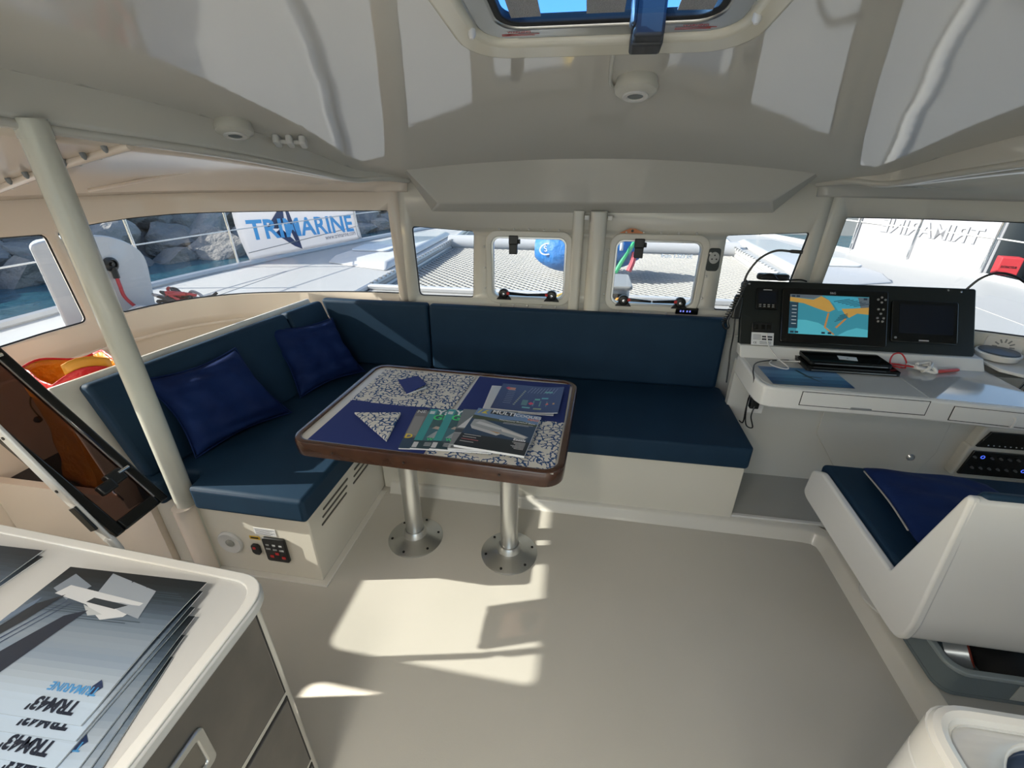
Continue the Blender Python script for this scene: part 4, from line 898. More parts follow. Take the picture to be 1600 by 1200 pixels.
for x,y,x2,y2,w__ in ((.50,.56,.46,.20,.012),(.46,.20,.58,.02,.012),(.72,.44,.60,.20,.014)):
    d=Vector((x2-x,y2-y,0)).normalized(); n_=Vector((-d.y,d.x,0))*w__; sp_([(x+n_.x,y+n_.y),(x2+n_.x,y2+n_.y),(x2-n_.x,y2-n_.y),(x-n_.x,y-n_.y)],(.50,.22,.06),4)
for k in range(6):
    x=.56+.05*k; sp_([(x,.86-.02*k),(x+.20,.94-.02*k),(x+.20,.925-.02*k),(x,.845-.02*k)],dk,4)
for k in range(4): sp_([(.58+.02*k,.36+.05*k),(.74,.48+.03*k),(.74,.465+.03*k),(.58+.02*k,.345+.05*k)],dk,5)
sp_([(.0,.14),(.11,.14),(.11,.80),(0,.80)],(.02,.05,.08),6)
for k in range(6): sp_([(.03,.70-.09*k),(.09,.70-.09*k),(.09,.715-.09*k),(.03,.715-.09*k)],(.55,.6,.62),7)
for a,c in ((.02,.93),(.08,.93),(.93,.92),(.02,.02),(.08,.02),(.42,.03),(.50,.03)): sp_([(a,c),(a+.045,c),(a+.045,c+.05),(a,c+.05)],(.015,.03,.05),8)
scb.obj('screen', smats, PLT, smooth=0, fix=False)
q=B(); q.text('B&G',.014,IM@Matrix.Translation((.375*PS,.252*PS,.0165)),.0004); q.obj('maker_lettering', mat('letter_grey',(.35,.36,.37),.4), PLT)
for k,(a,c) in enumerate(((.577,.235),(.592,.245),(.607,.235),(.592,.222),(.58,.19),(.600,.19),(.59,.17),(.577,.15),(.602,.15),(.58,.135),(.598,.135))):
    B().lathe([(.0055,0),(.005,.003),(0,.0035)],10,IM@Matrix.Translation((a*PS,c*PS,.016))).obj('key', GREYP, PLT)
p2=B().prism(rrect(.638*PS,.905*PS,.046*PS,.238*PS,.012),0,.014,IM).obj('display', BLACKG, IP, bevel=(.004,3))
B().prism([(a*PS,c*PS) for a,c in ((.668,.088),(.886,.088),(.886,.219),(.668,.219))],.0141,.0148,IM).obj('dark_screen', mat('screen_off',(.006,.010,.020),.06), p2)
B().box(.750*PS,.790*PS,.055*PS,.061*PS,.0142,.0148,IM).obj('maker_badge', MATS['letter_grey'], p2)
B().lathe([(.006,0),(.006,.002),(0,.002)],10,IM@Matrix.Translation((.655*PS,.066*PS,.014))).obj('power_key', GREYP, p2)
v_=B().prism(rrect(.058*PS,.156*PS,.168*PS,.270*PS,.008),0,.012,IM).obj('autopilot', BLACKG, IP, bevel=(.003,2))
B().prism([(a*PS,c*PS) for a,c in ((.068,.198),(.146,.198),(.146,.252),(.068,.252))],.0121,.0127,IM).obj('dark_screen', MATS['screen_off'], v_)
B().box(.088*PS,.126*PS,.258*PS,.263*PS,.0122,.0128,IM).obj('maker_badge', MATS['letter_grey'], v_)
for r in range(2):
    for k in range(4): B().box((.072+.019*k)*PS,(.082+.019*k)*PS,(.178+.009*r)*PS,(.183+.009*r)*PS,.012,.0132,IM).obj('key', GREYP, v_)
us=B().prism(rrect(.048*PS,.138*PS,.060*PS,.105*PS,.006),0,.010,IM).obj('socket_unit', BLACK, IP, bevel=(.003,2))
for a in (.066,.096,.122): B().box((a-.008)*PS,(a+.008)*PS,.072*PS,.094*PS,.010,.013,IM).obj('socket_cap', BLACKG, us, bevel=(.001,1))
CD=thing('info_card','small white printed card leaning on the instrument panel','card',(.895,2.26,.82))
cm=IM@Matrix.Translation((.046*PS,-.004,.012)); B().box(0,.098*PS,0,.060*PS,0,.0012,cm).obj('sheet', PAPER, CD)
q=B()
for i in range(4): q.box(.008,.045,.050-.007*i,.052-.007*i,.0013,.0016,cm)
for i in range(2): q.box(.050,.098,.040-.013*i,.048-.013*i,.0013,.0016,cm)
for i in range(3): q.box(.040,.095,.018-.005*i,.0195-.005*i,.0013,.0016,cm)
q.obj('print', mat('print_black',(.03,.03,.035),.6), CD)
q=B(); q.text('CE',.013,cm@Matrix.Translation((.010,.008,.0014)),.0002); q.obj('ce_mark', MATS['print_black'], CD)
# things on top of the panel
def gl(name,label,path,r,tip):
    t=thing(name,label,'lamp',path[0]); P=catmull(path,7); B().tube(P,r,8).obj('neck', BLACK, t); d=(P[-1]-P[-2]).normalized(); B().tube([P[-1],P[-1]+d*.01,P[-1]+d*tip],[r,r*1.5,r*1.5],10).obj('lamp_head', BLACK, t)
gl('gooseneck_lamp','black gooseneck chart lamp rising at the left end of the panel',[(.795,2.40,1.09),(.80,2.40,1.15),(.835,2.39,1.225),(.89,2.37,1.268),(.945,2.35,1.272)],.0055,.055)
gl('gooseneck_lamp','black gooseneck chart lamp rising at the right end of the panel',[(1.795,2.42,1.11),(1.825,2.41,1.165),(1.87,2.39,1.195),(1.925,2.36,1.185),(1.98,2.33,1.145)],.0055,.06)
RM=thing('handset','black cordless handset lying on top of the instrument panel','handset',(.93,2.43,1.115))
B().prism(rrect(-.075,.075,-.025,.025,.024),0,.03,Matrix.Translation((.935,2.435,1.117))@Matrix.Rotation(R(-4),4,'Z')).obj('body', BLACK, RM, bevel=(.010,3))
B().box(.02,.06,-.012,.012,.030,.032,Matrix.Translation((.935,2.435,1.117))).obj('screen', mat('handset_glass',(.12,.2,.22),.1), RM)
B().tube(catmull([(.87,2.42,1.13),(.89,2.40,1.15),(.92,2.395,1.15),(.95,2.40,1.125),(1.0,2.42,1.122),(1.06,2.42,1.125),(1.09,2.42,1.118)],6),.004,6).obj('lead', BLACK, RM)
# hanging microphone and leads at the panel's left end
MC=thing('radio_handset','black radio microphone with a coiled lead hanging left of the panel','radio',(.775,2.36,.93))
B().hexa([(.755,2.345,.93),(.800,2.345,.93),(.800,2.375,.93),(.755,2.375,.93)],[(.765,2.385,1.04),(.805,2.385,1.04),(.805,2.415,1.04),(.765,2.415,1.04)]).obj('body', BLACK, MC, bevel=(.010,3))
coil=[]
for k in range(120):
    t_=k/119; coil.append(Vector((.725+.075*t_+.010*math.cos(k*.9),2.36+.03*t_+.010*math.sin(k*.9),.905+.21*t_)))
B().tube(coil,.0035,6).obj('coiled_lead', BLACK, MC)
B().tube(catmull([(.735,2.36,.92),(.722,2.35,.90),(.735,2.34,.88),(.752,2.35,.885),(.745,2.36,.92),(.77,2.37,.98),(.795,2.39,1.08),(.80,2.40,1.12)],7),.006,7).obj('bundle', BLACK, MC)
B().tube(catmull([(.775,2.35,.93),(.775,2.32,.85),(.765,2.28,.78),(.768,2.26,.70),(.768,2.24,.62)],6),.004,6).obj('lead', BLACK, MC)
# plug and leads under the desk's left end
PC=thing('power_plug','black power plug and leads hanging at the left end of the desk','plug',(.85,2.10,.5))
B().box(.828,.868,2.03,2.06,.585,.64).obj('plug_body', BLACK, PC, bevel=(.004,2))
B().box(.83,.90,2.055,2.075,.55,.66).obj('socket', WPLAST, PC, bevel=(.003,2))
B().tube(catmull([(.848,2.03,.60),(.84,2.02,.55),(.86,2.02,.49),(.83,2.03,.50),(.816,2.04,.60),(.80,1.99,.74),(.795,2.02,.79),(.85,2.14,.782),(.95,2.20,.776),(1.02,2.21,.776)],7),.0032,6).obj('lead', BLACK, PC)
B().tube(catmull([(.815,2.04,.64),(.812,2.03,.58),(.815,2.03,.51),(.808,2.06,.50)],6),.0032,6).obj('lead', BLACK, PC)
B().tube(catmull([(.812,2.10,.30),(.87,2.10,.29),(.885,2.08,.22),(.875,2.06,.16),(.82,2.06,.15)],7),.0035,6).obj('loop', BLACK, PC)
# laptops, postcard, cables, pen
for i,(lab,x0,x1,y0,y1,z) in enumerate((('lower black laptop of the pair on the chart desk',1.055,1.452,2.095,2.262,.773),('upper black laptop with a white card on its lid',1.075,1.425,2.125,2.262,.795))):
    L_=thing('laptop',lab,'laptop',((x0+x1)/2,(y0+y1)/2,z),'black laptops stacked on the chart desk'); Mx=Matrix.Translation((0,0,0))
    B().prism(rrect(x0,x1,y0,y1,.012),z,z+.012).obj('base', BLACK, L_, bevel=(.002,2)); B().prism(rrect(x0,x1,y0,y1,.012),z+.0125,z+.0195).obj('lid', BLACKG, L_, bevel=(.002,2))
    B().box(x0+.02,x1-.02,y0-.001,y0,z+.006,z+.009).obj('front_strip', ALU, L_)
cdx=thing('business_card','white card lying on the upper laptop lid','card',(1.26,2.18,.815))
B().prism([(1.215,2.165),(1.29,2.155),(1.305,2.20),(1.225,2.21)],.8150,.8158).obj('sheet', PAPER, cdx); q=B(); q.text('x',.02,Matrix.Translation((1.252,2.175,.8159)),.0002); q.obj('mark', MATS['print_black'], cdx)
booklet('postcard','blue postcard of a lone seabird over the sea on the chart desk','postcard',Matrix.Translation((.853,1.925,.7722))@Matrix.Rotation(R(1.5),4,'Z'),.335,.195,.0012,(.06,.16,.32),[(rect(0,.0,1,.18),(.015,.05,.14)),(rect(0,.18,1,.38),(.03,.09,.21)),(rect(0,.38,1,.58),(.08,.19,.34)),(rect(0,.58,1,.78),(.12,.26,.43)),([(.46,.86),(.50,.86),(.58,.50),(.66,.20),(.70,.10),(.60,.32),(.54,.46)],(.01,.012,.02)),([(.48,.50),(.72,.44),(.72,.48),(.56,.54)],(.01,.012,.02))],[],pages=False)
WC=thing('charging_cable','thin white charging cable looping over the desk beside the laptops','cable',(.95,2.15,.772))
B().tube(catmull([(.915,2.285,.885),(.93,2.26,.83),(.96,2.20,.79),(.985,2.13,.776),(.97,2.10,.775),(.93,2.12,.775),(.915,2.16,.775),(.945,2.20,.776),(1.0,2.20,.776),(1.06,2.18,.785)],8),.003,6).obj('lead', WPLAST, WC); B().tube([(1.055,2.182,.784),(1.08,2.172,.786)],.006,8).obj('connector', WPLAST, WC)
RC=thing('cable_bundle','bundle of red and white wires beside the laptops','cable',(1.57,2.2,.772)); rnd=random.Random(3)
def knot(c,r,n,h): return catmull([(c[0]+rnd.uniform(-r,r)*1.5,c[1]+rnd.uniform(-r,r)*.8,.777+rnd.uniform(0,h)) for _ in range(n)],6)
B().tube(knot((1.505,2.19),.045,9,.02),.0035,6).obj('red_wire', RED, RC); B().tube(catmull([(1.47,2.17,.777),(1.455,2.20,.80),(1.475,2.23,.83),(1.51,2.235,.835),(1.535,2.22,.80),(1.52,2.19,.78)],7),.0035,6).obj('red_wire', RED, RC)
B().tube(knot((1.57,2.18),.045,14,.03),.0075,7).obj('white_wire', WPLAST, RC)
PN=B().tube([(1.632,2.165,.781),(1.652,2.172,.781),(1.745,2.205,.781),(1.755,2.208,.781)],[.004,.008,.008,.005],10).obj('marker_pen', mat('red_plastic',(.60,.05,.03),.35)); tag(PN,'red marker pen lying right of the wire bundle','pen')
# shelf by the starboard window with its odds and ends
struct(B().prism([(1.91,2.20),(2.52,1.60),(2.55,2.2),(2.2,2.42),(1.91,2.42)],.785,.80).obj('trim_11', WHITE, bevel=(.004,2)))
bw=thing('soap_dish','round white dish with a dark lid on the shelf right of the panel','dish',(1.985,2.34,.80))
B().lathe([(.05,0),(.075,.006),(.085,.03),(.082,.036),(0,.036)],28,Matrix.Translation((1.985,2.335,.801))).obj('dish', WPLAST, bw); B().lathe([(.075,.036),(.072,.042),(0,.05)],28,Matrix.Translation((1.985,2.335,.801))).obj('lid', mat('slate_lid',(.05,.07,.09),.4), bw)
db=thing('battery_pack','dark blue-grey device box on the shelf by the starboard window','device',(2.13,2.24,.80))
B().prism(roundpoly([(-.10,-.045),(.12,-.045),(.12,.045),(-.10,.045)],.02),0,.045,Matrix.Translation((2.15,2.21,.801))@Matrix.Rotation(R(-20),4,'Z')).obj('case', mat('slate_case',(.035,.05,.065),.35), db, bevel=(.012,3))
B().box(-.09,-.03,-.046,-.044,.012,.032,Matrix.Translation((2.15,2.21,.801))@Matrix.Rotation(R(-20),4,'Z')).obj('window', BLACKG, db)
# barometer-like vent on the wall under the starboard window
bv=thing('wall_vent','round white slotted vent on the wall under the starboard window','vent',(2.03,2.39,.80)); wv=wallpt(2.115,.845); wd=(wallpt(2.13,.845)-wallpt(2.10,.845)).normalized(); VM=frame(wv,wd,(0,0,1))
B().prism(rrect(-.07,.07,-.045,.045,.01),0,.008,VM).obj('plate', WPLAST, bv, bevel=(.003,2))
for k in range(12): B().box(.022,.040,-.003,.003,.008,.010,VM@Matrix.Rotation(R(30*k),4,'Z')).obj('slot', GREYP, bv)
dkb=thing('locker_bag','black bag in the gap right of the chart desk','bag',(2.12,2.0,.5))
B().grid(lambda u,v: Vector((1.93+.26*u,2.04+.14*v,.63+.08*(math.sin(PI*u)*math.sin(PI*v))**.5+.01*noise.noise(Vector((u*7,v*7,0))))),16,12).obj('bag_top', RUBBER, dkb, solid=(.02,0))
for x in (2.0,2.03): B().tube([(x,2.18,.70),(x+.01,2.17,.76)],.005,8).obj('buckle_pin', CHROME, dkb)
struct(B().prism([(1.91,2.03),(2.36,2.03),(2.36,2.24),(1.91,2.24)],.60,.62).obj('trim_12', GEL))

# socket and display on the front wall
SK=thing('wall_socket','grey wall socket between the front windows','socket',(.672,2.545,1.14))
FM=frame((.664,2.55,1.186),(1,0,0),(0,0,1))
B().prism(roundpoly([(-.034,-.040),(-.026,-.058),(.026,-.058),(.034,-.040),(.030,.052),(.022,.060),(-.022,.060),(-.030,.052)],.01),0,.012,FM).obj('housing', mat('socket_grey',(.035,.045,.045),.4), SK, bevel=(.004,3))
B().lathe([(.030,.010),(.030,.017),(.027,.018),(0,.018)],24,FM@Matrix.Translation((0,.012,0))@Matrix.Diagonal((.85,1,1,1))).obj('face', mat('socket_face',(.45,.46,.45),.4), SK)
for x,y in ((0,.026),(-.011,.006),(.011,.006)): B().lathe([(.004,0),(.004,.0015),(0,.0016)],10,FM@Matrix.Translation((x,y,.018))).obj('pin_hole', BLACK, SK)
DP=thing('clock_display','small black digital display on the front wall above the backrest','display',(.59,2.52,.88))
B().box(-.060,.060,-.018,.018,0,.02,frame((.575,2.55,.905),(1,0,0),(0,0,1))).obj('case', BLACKG, DP, bevel=(.003,2))
q=B()
for x in (.537,.552,.572,.587): q.box(x,x+.008,2.5290,2.5297,.900,.910)
q.obj('digits', mat('digits_blue',(.2,.22,.6),.4,emit=((.15,.18,.7),.35)), DP)
OP=thing('pull_tab','orange triangular pull tab above the right opening window','tab',(.23,2.54,1.31))
B().prism([(.165,1.312),(.295,1.312),(.245,1.335),(.215,1.335)],0,.004,frame((0,2.5375,0),(1,0,0),(0,0,1))).obj('strap', mat('tab_orange',(.65,.24,.10),.5), OP); B().lathe([(.007,0),(.007,.002),(0,.003)],10,frame((.23,2.533,1.324),(1,0,0),(0,0,1))).obj('eyelet', BLACK, OP)

# ---- ceiling fittings
def spot(label,x,y):
    t=thing('ceiling_spotlight',label,'light',(x,y,zc(x,y)-.07),'round ceiling spotlights'); M=frame((x,y,zc(x,y)),(1,0,-.09*x),(0,-1,-dz(y)))
    B().lathe([(.060,-.01),(.063,.008),(.067,.022),(.064,.036),(.052,.045),(.034,.048)],32,M).obj('housing', mat('spot_shell',(.60,.59,.52),.3), t)
    B().ring([(.040*math.cos(2*PI*j/28),.040*math.sin(2*PI*j/28)) for j in range(28)],[(.026*math.cos(2*PI*j/28),.026*math.sin(2*PI*j/28)) for j in range(28)],.042,.052,M).obj('bezel', WPLAST, t, bevel=(.002,2))
    B().lathe([(.0265,.044),(.024,.048),(0,.049)],24,M).obj('lens', mat('lens_grey',(.12,.15,.16),.15), t); return t
spot('round ceiling spotlight with a surface cable, forward of the hatch',.115,1.70)
spot('round ceiling spotlight near the port beam above the pillows',-1.36,1.76); spot('round ceiling spotlight at the starboard edge of the ceiling',1.50,1.94)
sc2=B().tube(catmull([(.025,1.475,zc(0,1.475)-.022),(.030,1.50,zc(0,1.5)-.006),(.032,1.60,zc(0,1.6)-.005),(.035,1.70,zc(0,1.7)-.005),(.045,1.735,zc(0,1.735)-.005),(.065,1.735,zc(0,1.735)-.010)],6),.006,8).obj('cable_duct', MATS['spot_shell']); tag(sc2,'surface cable running from the hatch rim to the ceiling spotlight','cable')
HK=thing('coat_hook','row of three rounded white hooks on the port side of the ceiling','hook',(-1.30,1.98,1.70)); hx,hy=-1.262,1.955; HM=frame((hx,hy,zc(hx,hy)),(.92,.38,-.03),(-.38,.92,-.28))
B().box(-.062,.062,-.008,.008,-.026,-.012,HM).obj('bar', WPLAST, HK, bevel=(.004,2))
for k in (-1,0,1): B().prism(rrect(-.013,.013,-.036,.036,.0125),-.034,.0,HM@Matrix.Translation((.050*k,0,0))).obj('peg', WPLAST, HK, bevel=(.006,3))

# fill lamps added in the unseen aft ceiling to brighten the cabin
for x,y,nm in ((-.55,-.80,'lit ceiling downlight lamp added aft on the port side, out of view, to brighten the cabin'),(-.50,-.20,'lit ceiling downlight lamp added over the galley counter, out of view, to brighten the cabin'),(.55,-.80,'lit ceiling downlight lamp added aft on the starboard side, out of view, to brighten the cabin'),(.50,-.20,'lit ceiling downlight lamp added over the sink unit, out of view, to brighten the cabin')):
    t=spot(nm,x,y); ld=bpy.data.lights.new('fill','AREA'); ld.shape='DISK'; ld.size=.22; ld.energy=3.3 if x<0 else .6; ld.color=(1,.93,.82); ld.spread=R(165)
    lo=bpy.data.objects.new('fill_lamp',ld); COL.objects.link(lo); lo.location=(0,0,-.012); lo.parent=t; lo.location=Vector((x,y,zc(x,y)-.056))-wl(t)

# ================================================================== OUTSIDE
# water
WAT = mat('sea_water',(.02,.095,.135),.08,spec=.6); t=WAT.node_tree; bs=t.nodes['Principled BSDF']
tc=t.nodes.new('ShaderNodeTexCoord'); mp=t.nodes.new('ShaderNodeMapping'); mp.inputs['Scale'].default_value=(1.6,1.0,1); mp.inputs['Rotation'].default_value=(0,0,.5)
n1=t.nodes.new('ShaderNodeTexNoise'); n1.inputs['Scale'].default_value=1.4; n1.inputs['Detail'].default_value=6; n1.inputs['Roughness'].default_value=.62
bp=t.nodes.new('ShaderNodeBump'); bp.inputs['Strength'].default_value=.9; bp.inputs['Distance'].default_value=.22
t.links.new(tc.outputs['Object'],mp.inputs[0]); t.links.new(mp.outputs[0],n1.inputs['Vector']); t.links.new(n1.outputs['Fac'],bp.inputs['Height']); t.links.new(bp.outputs[0],bs.inputs['Normal'])
wt=B().grid(lambda u,v: Vector((-260+520*u,-220+520*v,-1.35)),4,4).obj('sea', WAT); tag(wt,'blue harbour water around the boat','water',kind='stuff')

# hulls
def hull(nm,label,sg):
    t=thing(nm,label,'hull',(sg*2.7,3,-1.4)); X=lambda P:[(sg*x,y) for x,y in (P if sg>0 else P)]
    out=[(2.62,-2.6),(3.62,-2.6),(3.66,2.0),(3.62,3.2),(3.42,4.3),(3.02,5.8),(2.55,7.3),(2.2,8.3),(2.0,8.3),(1.80,6.2),(1.78,3.5),(1.78,2.62),(2.20,2.48),(2.45,2.22),(2.58,1.9),(2.62,1.5)]
    if sg>0: out=[(2.62,-2.6),(3.62,-2.6),(3.68,2.0),(3.76,3.2),(3.76,4.2),(3.66,4.8),(3.14,6.0),(2.62,7.3),(2.25,8.3),(2.0,8.3),(1.80,6.2),(1.78,3.5),(1.78,2.62),(2.20,2.48),(2.45,2.22),(2.58,1.9),(2.62,1.5)]
    b=B(); pts=X(out); b.prism(pts,-1.4,.655); b.obj('topsides', HULL, t, bevel=(.02,2))
    B().prism(pts,.655,.70).obj('deck', DECK, t, bevel=(.012,2))
    edge=[Vector((sg*x,y,.712)) for x,y in (((3.585,-2.6),(3.62,2.0),(3.58,3.2),(3.38,4.3),(2.98,5.8),(2.52,7.25),(2.18,8.2)) if sg<0 else ((3.585,-2.6),(3.64,2.0),(3.72,3.2),(3.72,4.2),(3.62,4.8),(3.10,6.0),(2.58,7.3),(2.22,8.2)))]
    B().tube(catmull(edge,6),.035,8).obj('toe_rail', HULL, t)
    ie=[(1.80,2.75),(1.80,3.5),(1.82,6.1),(2.0,8.0)]
    B().tube(catmull([(sg*x,y,.705) for x,y in ie],6),.028,8).obj('inner_rail', HULL, t)
    return t
PH=hull('port_hull','white port hull with its foredeck outside the left windows',-1); SH=hull('starboard_hull','white starboard hull with its foredeck outside the right windows',1)
# raised trunks on the foredecks with deck hatches, non-skid panels
for sg,par in ((-1,PH),(1,SH)):
    T=[(sg*x,y) for x,y in ((1.90,4.1),(2.70,4.4),(2.62,5.4),(2.40,6.6),(1.95,6.6))]
    tk=B(); n=len(T); c=Vector((sum(p[0] for p in T)/n,sum(p[1] for p in T)/n,0)); tp=[tuple((Vector((*p,0))*.88+c*.12).xy) for p in T]
    tk.add([(p[0],p[1],.70) for p in T]+[(p[0],p[1],.765) for p in tp],[list(range(n-1,-1,-1)),list(range(n,2*n))]+[(i,(i+1)%n,n+(i+1)%n,n+i) for i in range(n)])
    tko=tk.obj('coachroof', HULL, par, bevel=(.03,4))
    B().prism(rrect(sg*2.38-.22,sg*2.38+.22,4.75,5.15,.06),.765,.785).obj('deck_hatch', DECKG, tko, bevel=(.008,2))
    B().prism([(sg*x,y) for x,y in ((2.85,2.7),(3.42,2.7),(3.36,3.7),(3.22,4.1),(2.85,3.95))],.70,.703).obj('nonskid', mat('nonskid',(.42,.425,.425),.8,bump=(260,.6,.004)), par)
    for k in range(28):
        y=3.55+2.45*k/27; B().box(sg*1.79-.012,sg*1.79+.012,y-.012,y+.012,.705,.735).obj('lacing_eye', GREYP, par)
# foredeck and crossbeam
FD=thing('foredeck','white foredeck strip in front of the cabin','deck',(0,3,.5)); B().prism([(-1.775,2.60),(1.775,2.60),(1.775,3.50),(-1.775,3.50)],.45,.695).obj('deck', DECK, FD, bevel=(.02,3)); B().box(-1.775,1.775,3.44,3.50,.695,.735).obj('net_rail', HULL, FD, bevel=(.01,2))
CB=B().tube([(-1.85,6.08,.68),(1.85,6.08,.68)],.10,20).obj('crossbeam', HULL); tag(CB,'white tubular crossbeam between the two bows','beam')
# trampolines: laced net strands
def net(label,x0,x1,y0,y1):
    b=B(); sp=.058; w2=.0085; z=.615; k=-(y1-y0)
    def strand(p,q):
        d=(q-p).normalized(); s=Vector((-d.y,d.x,0))*w2; u=Vector((0,0,.005)); b.add([p-s-u,q-s-u,q+s-u,p+s-u,p-s+u,q-s+u,q+s+u,p+s+u],[(0,3,2,1),(4,5,6,7),(0,1,5,4),(1,2,6,5),(2,3,7,6),(3,0,4,7)])
    c=x0-(y1-y0)
    while c<x1:
        # line x = c + (y-y0)
        a=max(y0,y0+x0-c); e=min(y1,y0+x1-c)
        if e>a+.02: strand(Vector((c+a-y0,a,z)),Vector((c+e-y0,e,z))); strand(Vector((x0+x1-(c+a-y0),a,z+.006)),Vector((x0+x1-(c+e-y0),e,z+.006)))
        c+=sp*1.414
    t=thing('trampoline',label,'trampoline',((x0+x1)/2,(y0+y1)/2,z-.01),'trampolines between the hulls')
    tag(b.obj('netting', ROPE, t, smooth=0),kind='stuff')
    B().tube([(x0,y0,z),(x1,y0,z),(x1,y1,z),(x0,y1,z)],.014,6,True).obj('bolt_rope', ROPE, t); return t
net('grey laced trampoline net on the port side of the foredeck',-1.76,.0,3.52,5.97); net('grey laced trampoline net on the starboard side of the foredeck',.06,1.76,3.52,5.97)
ct=B().box(.0,.06,3.5,6.0,.66,.70).obj('centre_strip', mat('web_blue',(.25,.33,.45),.6)); tag(ct,'narrow pale blue strip between the two trampoline nets','strip')
# dark skirt under the nets is open water

# sail bag and windlass
SBG=thing('sail_bag','bright blue sail bag with white straps lying on the trampoline','bag',(.0,4.55,.69))
BLU=mat('bag_blue',(.02,.17,.50),.55,bump=(14,.5,.03))
def sbp(u,v):
    a=2*PI*u; x=-.50+1.0*v; r=(.20+.03*math.sin(5*v)+.02*noise.noise(Vector((u*5,v*5,3))))*(1-.55*abs(2*v-1)**4); return Vector((x,4.55+r*1.25*math.cos(a),.69+max(0,.20+r*math.sin(a))*1.0))
B().grid(sbp,24,24).obj('body', BLU, SBG, smooth=70)
for v0,v1 in ((.30,.335),(.37,.40),(.80,.83)):
    B().grid(lambda u,v: Vector((0,0,0))+sbp(.02+.46*u,v0+(v1-v0)*v)+Vector((0,-.012*math.cos(2*PI*(.02+.46*u))*-1,.012)),16,1).obj('strap', PAPER, SBG, solid=(.006,0))
B().grid(lambda u,v: sbp(.52+.44*u,.30+.035*v)+Vector((0,-.012,.004)),16,1).obj('strap', PAPER, SBG, solid=(.006,0))
B().ring([(.075*math.cos(2*PI*j/28),.055*math.sin(2*PI*j/28)) for j in range(28)],[(.062*math.cos(2*PI*j/28),.043*math.sin(2*PI*j/28)) for j in range(28)],0,.004,frame((-.37,4.325,.92),(1,0,.25),(0,.25,1))).obj('logo_ring', PAPER, SBG)
q=B(); q.text('S',.075,frame((-.395,4.318,.895),(1,0,.25),(0,.25,1)),.001); q.obj('logo_letter', PAPER, SBG)
q=B().tube(catmull([(.28,4.33,.72),(.34,4.36,.84),(.40,4.40,.94),(.46,4.48,1.0)],6),.022,8); q.obj('green_strap', mat('strap_green',(.03,.45,.18),.6), SBG)
q=B().tube(catmull([(.40,4.33,.74),(.43,4.36,.82),(.44,4.40,.90)],6),.025,8); q.obj('red_strap', mat('strap_red',(.55,.07,.10),.6), SBG)
WDL=thing('windlass','white windlass housing with an open locker outside the right opening window','windlass',(.30,3.15,.70))
B().prism(rrect(.12,.30,2.98,3.30,.03),.696,.90).obj('housing', HULL, WDL, bevel=(.015,3)); B().prism(rrect(.14,.28,2.97,2.979,.004),.72,.87).obj('locker_mouth', BLACK, WDL)
B().prism(rrect(.11,.315,2.96,3.34,.03),.90,.925).obj('lid', GREYP, WDL, bevel=(.008,2))
B().tube(catmull([(.17,2.962,.74),(.20,2.955,.80),(.23,2.96,.84),(.25,2.955,.78),(.22,2.955,.73)],6),.012,8).obj('rope', mat('rope_orange',(.65,.28,.04),.7), WDL)
cst=B().prism([(-.50,2.62),(.60,2.62),(.60,2.80),(-.50,2.80)],.70,.706); cst.obj('seat_pad', mat('pad_blue',(.10,.16,.32),.7), FD)
for k in range(5): B().box(-.42+.22*k,-.34+.22*k,2.63,2.79,.706,.708).obj('pad_stripe', PAPER, FD)
yr=B().tube(catmull([(-.24,3.3,.72),(-.14,3.42,.74),(-.06,3.35,.73),(-.10,3.25,.72),(-.20,3.36,.73),(-.05,3.45,.73)],7),.014,8).obj('rope_coil', mat('rope_yellow',(.70,.50,.14),.7)); tag(yr,'loose yellow rope on the foredeck beside the left opening window','rope')

# stanchions and lifelines
def rail(sg,label,pts,heights):
    t=thing('guard_rail',label,'guard rail',(sg*3.5,3,.7))
    for x,y in pts: B().tube([(sg*x,y,.70),(sg*(x+.02),y,1.36)],.0125,10).obj('stanchion', CHROME, t)
    for h in heights: B().tube([(sg*(x+.012),y,h) for x,y in pts],.006,6).obj('lifeline', WPLAST, t)
rail(-1,'steel stanchions and white lifelines along the port hull',[(3.60,-2.2),(3.62,.2),(3.62,1.35),(3.56,3.15),(3.44,4.05),(3.0,5.75),(2.45,7.5)],(1.05,1.33))
rail(1,'steel stanchions and white lifelines along the starboard hull',[(3.58,-2.2),(3.62,.6),(3.69,2.7),(3.70,4.2),(3.60,4.8),(3.34,5.42),(3.07,6.0),(2.50,7.4)],(1.05,1.33))
# banners
BAN = mat('banner_white',(.60,.60,.62),.6); _t=BAN.node_tree; _tr=_t.nodes.new('ShaderNodeBsdfTranslucent'); _tr.inputs[0].default_value=(.70,.70,.73,1); _mx=_t.nodes.new('ShaderNodeMixShader'); _mx.inputs[0].default_value=.6
_t.links.new(_t.nodes['Principled BSDF'].outputs[0],_mx.inputs[1]); _t.links.new(_tr.outputs[0],_mx.inputs[2]); _t.links.new(_mx.outputs[0],_t.nodes['Material Output'].inputs[0])
def banner(nm,label,a,b_,z0,z1,curve,fac):
    a=Vector((*a,0)); b_=Vector((*b_,0)); e=(b_-a).normalized(); nn=Vector((-e.y,e.x,0)); L_=(b_-a).length
    def pt(x,z): return a+e*x+nn*(curve*math.sin(PI*min(1,max(0,(z-z0)/(z1-z0))))*.5)+Vector((0,0,z))
    t=thing(nm,label,'banner',(a+b_)/2+Vector((0,0,z0)))
    B().grid(lambda u,v: pt(-.03+(L_+.06)*u+ (-.05*(1-u)*v if fac else 0),z0+(z1-z0)*v),24,16).obj('cloth', mat('banner_white',(.82,.82,.83),.6), t, smooth=60, solid=(.004,1))
    return t,a,e,nn,L_,pt
t,a,e,nn,L_,pt=banner('banner','white banner with blue company lettering on the port rail',(-3.40,4.21),(-2.98,5.77),.745,1.35,.10,True)
